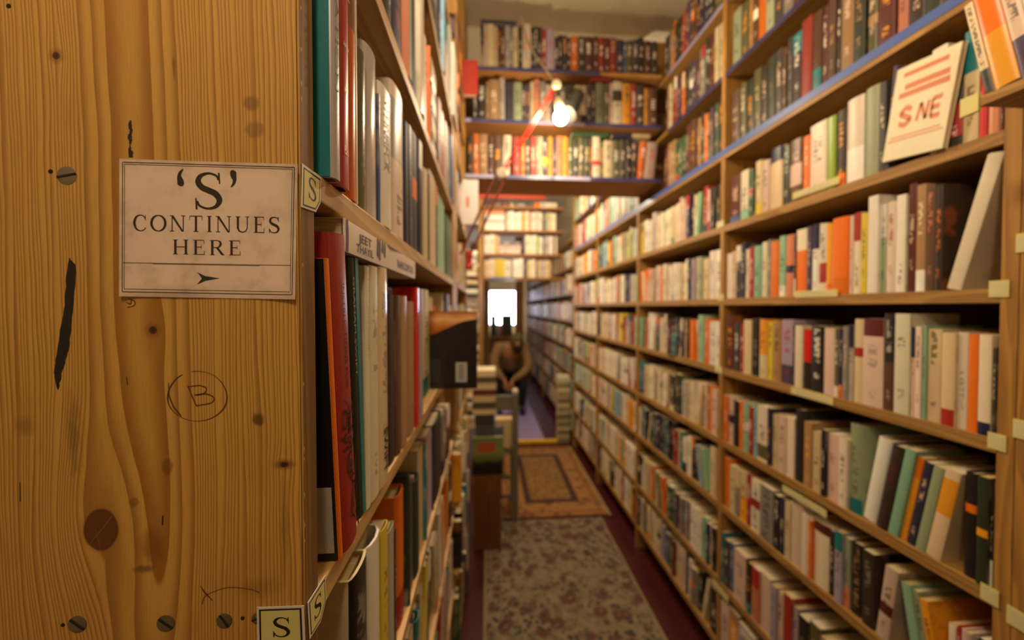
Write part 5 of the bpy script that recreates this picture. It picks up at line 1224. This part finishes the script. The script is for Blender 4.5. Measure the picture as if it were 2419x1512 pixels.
# books stacked on the floor against the far end of the long bookcase
z = .0; fx0 = onY(1331, 960, 3.97).x; fx1 = onY(1351, 960, 3.97).x
fcol = [('8a8468', 'khaki'), ('b8a878', 'buff'), ('6c6854', 'olive'), ('c8b88c', 'cream'), ('78705a', 'drab'), ('a89868', 'straw'), ('5c5848', 'moss'), ('b0a47c', 'sand'), ('8c8064', 'taupe'), ('c4b484', 'wheat'), ('706850', 'umber'), ('a49470', 'fawn'), ('948a68', 'hay'), ('d0c498', 'ivory'), ('807658', 'bronze'), ('b4a880', 'oat'), ('d8ceb0', 'pale')]
prev = 'the floor'; z = .0005
for i, (hx_, cn_) in enumerate(fcol):
    dz = .044
    boxbook('book', f'{cn_} book in the tall floor stack, resting on {prev}', (.800+rr.uniform(-.004, .004), 3.90+rr.uniform(0, .006), z), .138, .115, dz, plain('cover '+cn_, hx_, .6), PGM, False, 'books in the tall floor stack')
    prev = f'the {cn_} one'; z += dz+.0006
# low cabinet below the far window
kx0, kx1 = onY(1157, 800, YF-.30).x, onY(1214, 800, YF-.30).x; kz = onY(1180, 796, YF-.30).z
kb = thing('cabinet', ((kx0+kx1)/2, YF-.17, 0), 'dark low cabinet below the bright far window', 'cabinet'); kw = (kx1-kx0)/2
B().box((-kw, -.12, 0), (kw, .15, kz-.02), bev=.004).build('body', DARKW, kb); B().box((-kw-.02, -.14, kz-.0195), (kw+.02, .15, kz+.01), bev=.003).build('top_board', POSTW, kb)
for s in (-1, 1):
    d_ = B().box((s*kw*.5-kw*.46, -.135, .08), (s*kw*.5+kw*.46, -.1205, kz-.06), bev=.003).build('door', DARKW, kb)
    B().lathe((s*.05, -.135, kz*.5), [(.006, 0), (.012, .012), (.010, .022), (0, .024)], (0, -1, 0), 12).build('knob', CHROME, d_, True)
xk = -kw+.02
for i, (hx_, cn_, wd, hh) in enumerate((('241e22', 'black', .16, .57), ('5c5862', 'grey-lilac', .07, .33), ('9a3428', 'red', .06, .31), ('2a2a20', 'dark olive', .30, .58))):
    tall = hh > .5
    q_ = boxbook('storage_box' if tall else 'book', f'tall {cn_} box silhouetted against the far window' if tall else f'{cn_} book standing on the cabinet below the far window', ((kx0+kx1)/2+xk, YF-.27, kz+.0105), wd-.004, .15, hh, plain('far cover '+cn_, hx_, .6), PGM, True, 'books below the far window')
    if tall: q_['category'] = 'box'; q_['group'] = 'tall boxes below the far window'
    xk += wd

# ------------------------------------------------------------------ the stooping person in the passage
PYP = 4.95
SKIN = plain('skin', 'a8704c', .5, var=.08); COAT = plain('tan coat cloth', '8a6c44', .9, var=.2, scale=25.); TROU = plain('black trousers', '121014', .85); CAP = plain('olive cap wool', '5a5426', .95, var=.2); SHOE = plain('dark shoe', '1c1614', .5); BEARD = plain('dark hair', '1a1a10', .8); VEST = plain('brown jumper wool', '4e3820', .95)
pcx = onY(1208, 800, PYP).x
per = thing('person', (pcx, PYP+.15, .0105), 'stooping person in a tan coat and olive cap, head bowed over a dark book', 'person')
def skin(name, V, E_, Rr, mat, parent, lev=2):
    me = bpy.data.meshes.new(name); me.from_pydata(V, E_, []); me.update(); o = bpy.data.objects.new(name, me); COL.objects.link(o)
    md = o.modifiers.new('s', 'SKIN'); md.use_smooth_shade = True
    for i, v_ in enumerate(me.skin_vertices[0].data): v_.radius = Rr[i] if isinstance(Rr[i], tuple) else (Rr[i], Rr[i]); v_.use_root = (i == 0)
    sb = o.modifiers.new('u', 'SUBSURF'); sb.levels = lev; sb.render_levels = lev
    dg = bpy.context.evaluated_depsgraph_get(); m2 = bpy.data.meshes.new_from_object(o.evaluated_get(dg)); bpy.data.objects.remove(o)
    m2.materials.clear(); m2.materials.append(mat); m2.polygons.foreach_set('use_smooth', [True]*len(m2.polygons))
    o = bpy.data.objects.new(name, m2); COL.objects.link(o); o.parent = parent; return o
def chain(V, E_, Rr, pts, start=None):
    k = start
    for p in pts:
        V.append(p[:3]); Rr.append(p[3]); i = len(V)-1
        if k is not None: E_.append((k, i))
        k = i
    return k
# person space: x across, -y towards the camera, z up; the person sits on a low stool, bent forward
SHZ = onY(1190, 815, PYP).z; HZ = onY(1222, 812, PYP-.1).z; HX = onY(1223, 800, PYP-.1).x-pcx
hand = onY(1203, 912, PYP-.28); hx_, hz_ = hand.x-pcx, hand.z
V, E_, Rr = [], [], []
chain(V, E_, Rr, [(0, .22, .50, .15), (0, .18, .62, .14), (.01, .10, .78, .15), (.01, .02, SHZ-.08, .14), (HX*.5, -.05, SHZ-.02, .062), (HX*.8, -.09, HZ+.01, .060)])
nk = len(V)-1
for s in (-1, 1):
    a = chain(V, E_, Rr, [(s*.17, .0, SHZ-.07, .07), (s*.235, -.06, SHZ-.20, .052), (s*.24, -.12, SHZ-.34, .046), (s*.15+hx_*.4, -.22, hz_+.10, .036), (hx_+s*.05, -.27, hz_+.03, .026), (hx_+s*.042, -.285, hz_-.03, .030)], 3)
    for k, (dx, ln) in enumerate(((-.026, .045), (-.009, .055), (.009, .052), (.026, .042))):
        chain(V, E_, Rr, [(hx_+s*.040+dx, -.292, hz_-.055, .0095), (hx_+s*.030+dx, -.297, hz_-.055-ln*.6, .0085), (hx_+s*.016+dx, -.290, hz_-.055-ln, .0075)], a)
    chain(V, E_, Rr, [(hx_+s*.012, -.295, hz_-.015, .011), (hx_+s*.006, -.305, hz_-.05, .009)], a)
    chain(V, E_, Rr, [(s*.10, .16, .48, .09), (s*.15, -.10, .50, .075), (s*.16, -.19, .47, .062), (s*.155, -.15, .28, .052), (s*.15, -.11, .08, .038), (s*.155, -.17, .045, .036), (s*.16, -.25, .03, .030)], 0)
skin('body', V, E_, Rr, SKIN, per)
# head: an egg bowed forward, with face features
hd = B(); hc = Vector((HX, -.12, HZ-.005))
def egg(b, c_, rx, ry, rz, n=18, m_=14, f=lambda u_, v_: 1.):
    vs = []
    for j in range(m_+1):
        th = math.pi*j/m_
        for i in range(n):
            ph = 2*math.pi*i/n; k = f(ph, th); vs.append((c_[0]+rx*k*math.sin(th)*math.cos(ph), c_[1]+ry*k*math.sin(th)*math.sin(ph), c_[2]+rz*math.cos(th)*k))
    b.add(vs, [(j*n+i, j*n+(i+1) % n, (j+1)*n+(i+1) % n, (j+1)*n+i) for j in range(m_) for i in range(n)])
egg(hd, hc, .078, .098, .118, f=lambda p, t_: 1.-.10*max(0, -math.cos(t_)))
hd.tube([hc+Vector((0, -.096, .0)), hc+Vector((0, -.118, -.028)), hc+Vector((0, -.10, -.036))], [.010, .015, .010], 8)
for s in (-1, 1): egg(hd, hc+Vector((s*.080, .01, -.012)), .012, .024, .034, 10, 8)
head = hd.build('head', SKIN, per, True); head.rotation_euler.x = 0
eb = B()
for s in (-1, 1): egg(eb, hc+Vector((s*.030, -.088, .012)), .013, .008, .009, 8, 6)
eb.build('eye', plain('eye', '2a2018', .3), head, True)
mb_ = B(); egg(mb_, hc+Vector((0, -.03, -.085)), .066, .075, .062, f=lambda p, t_: 1.); egg(mb_, hc+Vector((0, -.094, -.052)), .030, .010, .010, 10, 6); mb_.build('beard', BEARD, head, True)
cp = B(); cpc = hc+Vector((0, .0, .035))
cp.lathe(cpc, [(.092, -.045), (.096, -.02), (.096, .02), (.088, .055), (.066, .083), (.035, .098), (0, .102)], (0, -.25, 1), 24)
cp.lathe(cpc, [(.095, -.052), (.102, -.046), (.102, -.018), (.096, -.014)], (0, -.25, 1), 24)
cp.build('cap', CAP, per, True)['label'] = 'olive knitted cap'
V, E_, Rr = [], [], []
chain(V, E_, Rr, [(0, .22, .52, .19), (0, .19, .66, .18), (.01, .12, .82, .19), (.01, .05, SHZ-.06, .165)])
for s in (-1, 1):
    chain(V, E_, Rr, [(s*.18, .0, SHZ-.06, .095), (s*.245, -.06, SHZ-.20, .078), (s*.25, -.12, SHZ-.34, .070), (s*.16+hx_*.4, -.22, hz_+.10, .056), (hx_+s*.065, -.262, hz_+.045, .046)], 3)
skin('coat', V, E_, Rr, COAT, per)['label'] = 'tan coat'
V, E_, Rr = [], [], []
chain(V, E_, Rr, [(0, .05, SHZ-.22, .12), (0, -.04, SHZ-.32, .13), (0, -.03, .56, .12)])
skin('jumper', V, E_, Rr, VEST, per)['label'] = 'dark brown jumper'
V, E_, Rr = [], [], []
chain(V, E_, Rr, [(0, .22, .47, .16)])
for s in (-1, 1): chain(V, E_, Rr, [(s*.10, .12, .48, .11), (s*.15, -.10, .50, .095), (s*.16, -.195, .46, .080), (s*.155, -.15, .28, .068), (s*.15, -.11, .09, .055)], 0)
skin('trousers', V, E_, Rr, TROU, per)['label'] = 'black trousers'
for s in (-1, 1):
    V, E_, Rr = [], [], []; chain(V, E_, Rr, [(s*.15, -.09, .055, .05), (s*.155, -.17, .05, .047), (s*.16, -.26, .042, .040)]); skin('shoe', V, E_, Rr, SHOE, per)
dk = boxbook('book', 'dark book held low in both hands by the stooping person', (pcx+hx_-.10, PYP+.15-.35, hz_-.150), .20, .13, .022, plain('dark cover', '16141c', .5), PGM, True)
stl = thing('stool', (pcx, PYP+.40, .0105), 'low wooden stool under the stooping person', 'stool')
B().lathe((0, 0, .27), [(0, 0), (.16, .002), (.165, .012), (.16, .03), (0, .032)], n=28).build('seat', DARKW, stl, True)
for a in range(4): B().tube([(.10*math.cos(a*1.571+.78), .10*math.sin(a*1.571+.78), .272), (.14*math.cos(a*1.571+.78), .14*math.sin(a*1.571+.78), 0)], [.016, .012], 10).build('leg', DARKW, stl, True)

# ------------------------------------------------------------------ light
w = bpy.data.worlds.new('world'); sc.world = w; w.use_nodes = True
w.node_tree.nodes['Background'].inputs[0].default_value = (.9, .75, .55, 1); w.node_tree.nodes['Background'].inputs[1].default_value = .02
def lampl(name, loc_, power, rad, col=(1., .79, .53)):
    l = bpy.data.lights.new(name, 'POINT'); l.energy = power; l.shadow_soft_size = rad; l.color = col
    o = bpy.data.objects.new(name, l); COL.objects.link(o); o.location = loc_; return o
lampl('ceiling_lamp_by_camera', (-.02, -.22, E+.64), 8.6, .05)
lampl('ceiling_lamp_over_aisle', (-.03, .38, E+1.08), 29, .06, (1., .82, .59))
lampl('ceiling_lamp_between_bridges', (.34, 3.0, E+1.05), 46, .05, (1., .84, .62))
lampl('passage_fill', (.30, 4.62, E+.25), 6, .06)  # added unseen fill light that brightens the stooping person
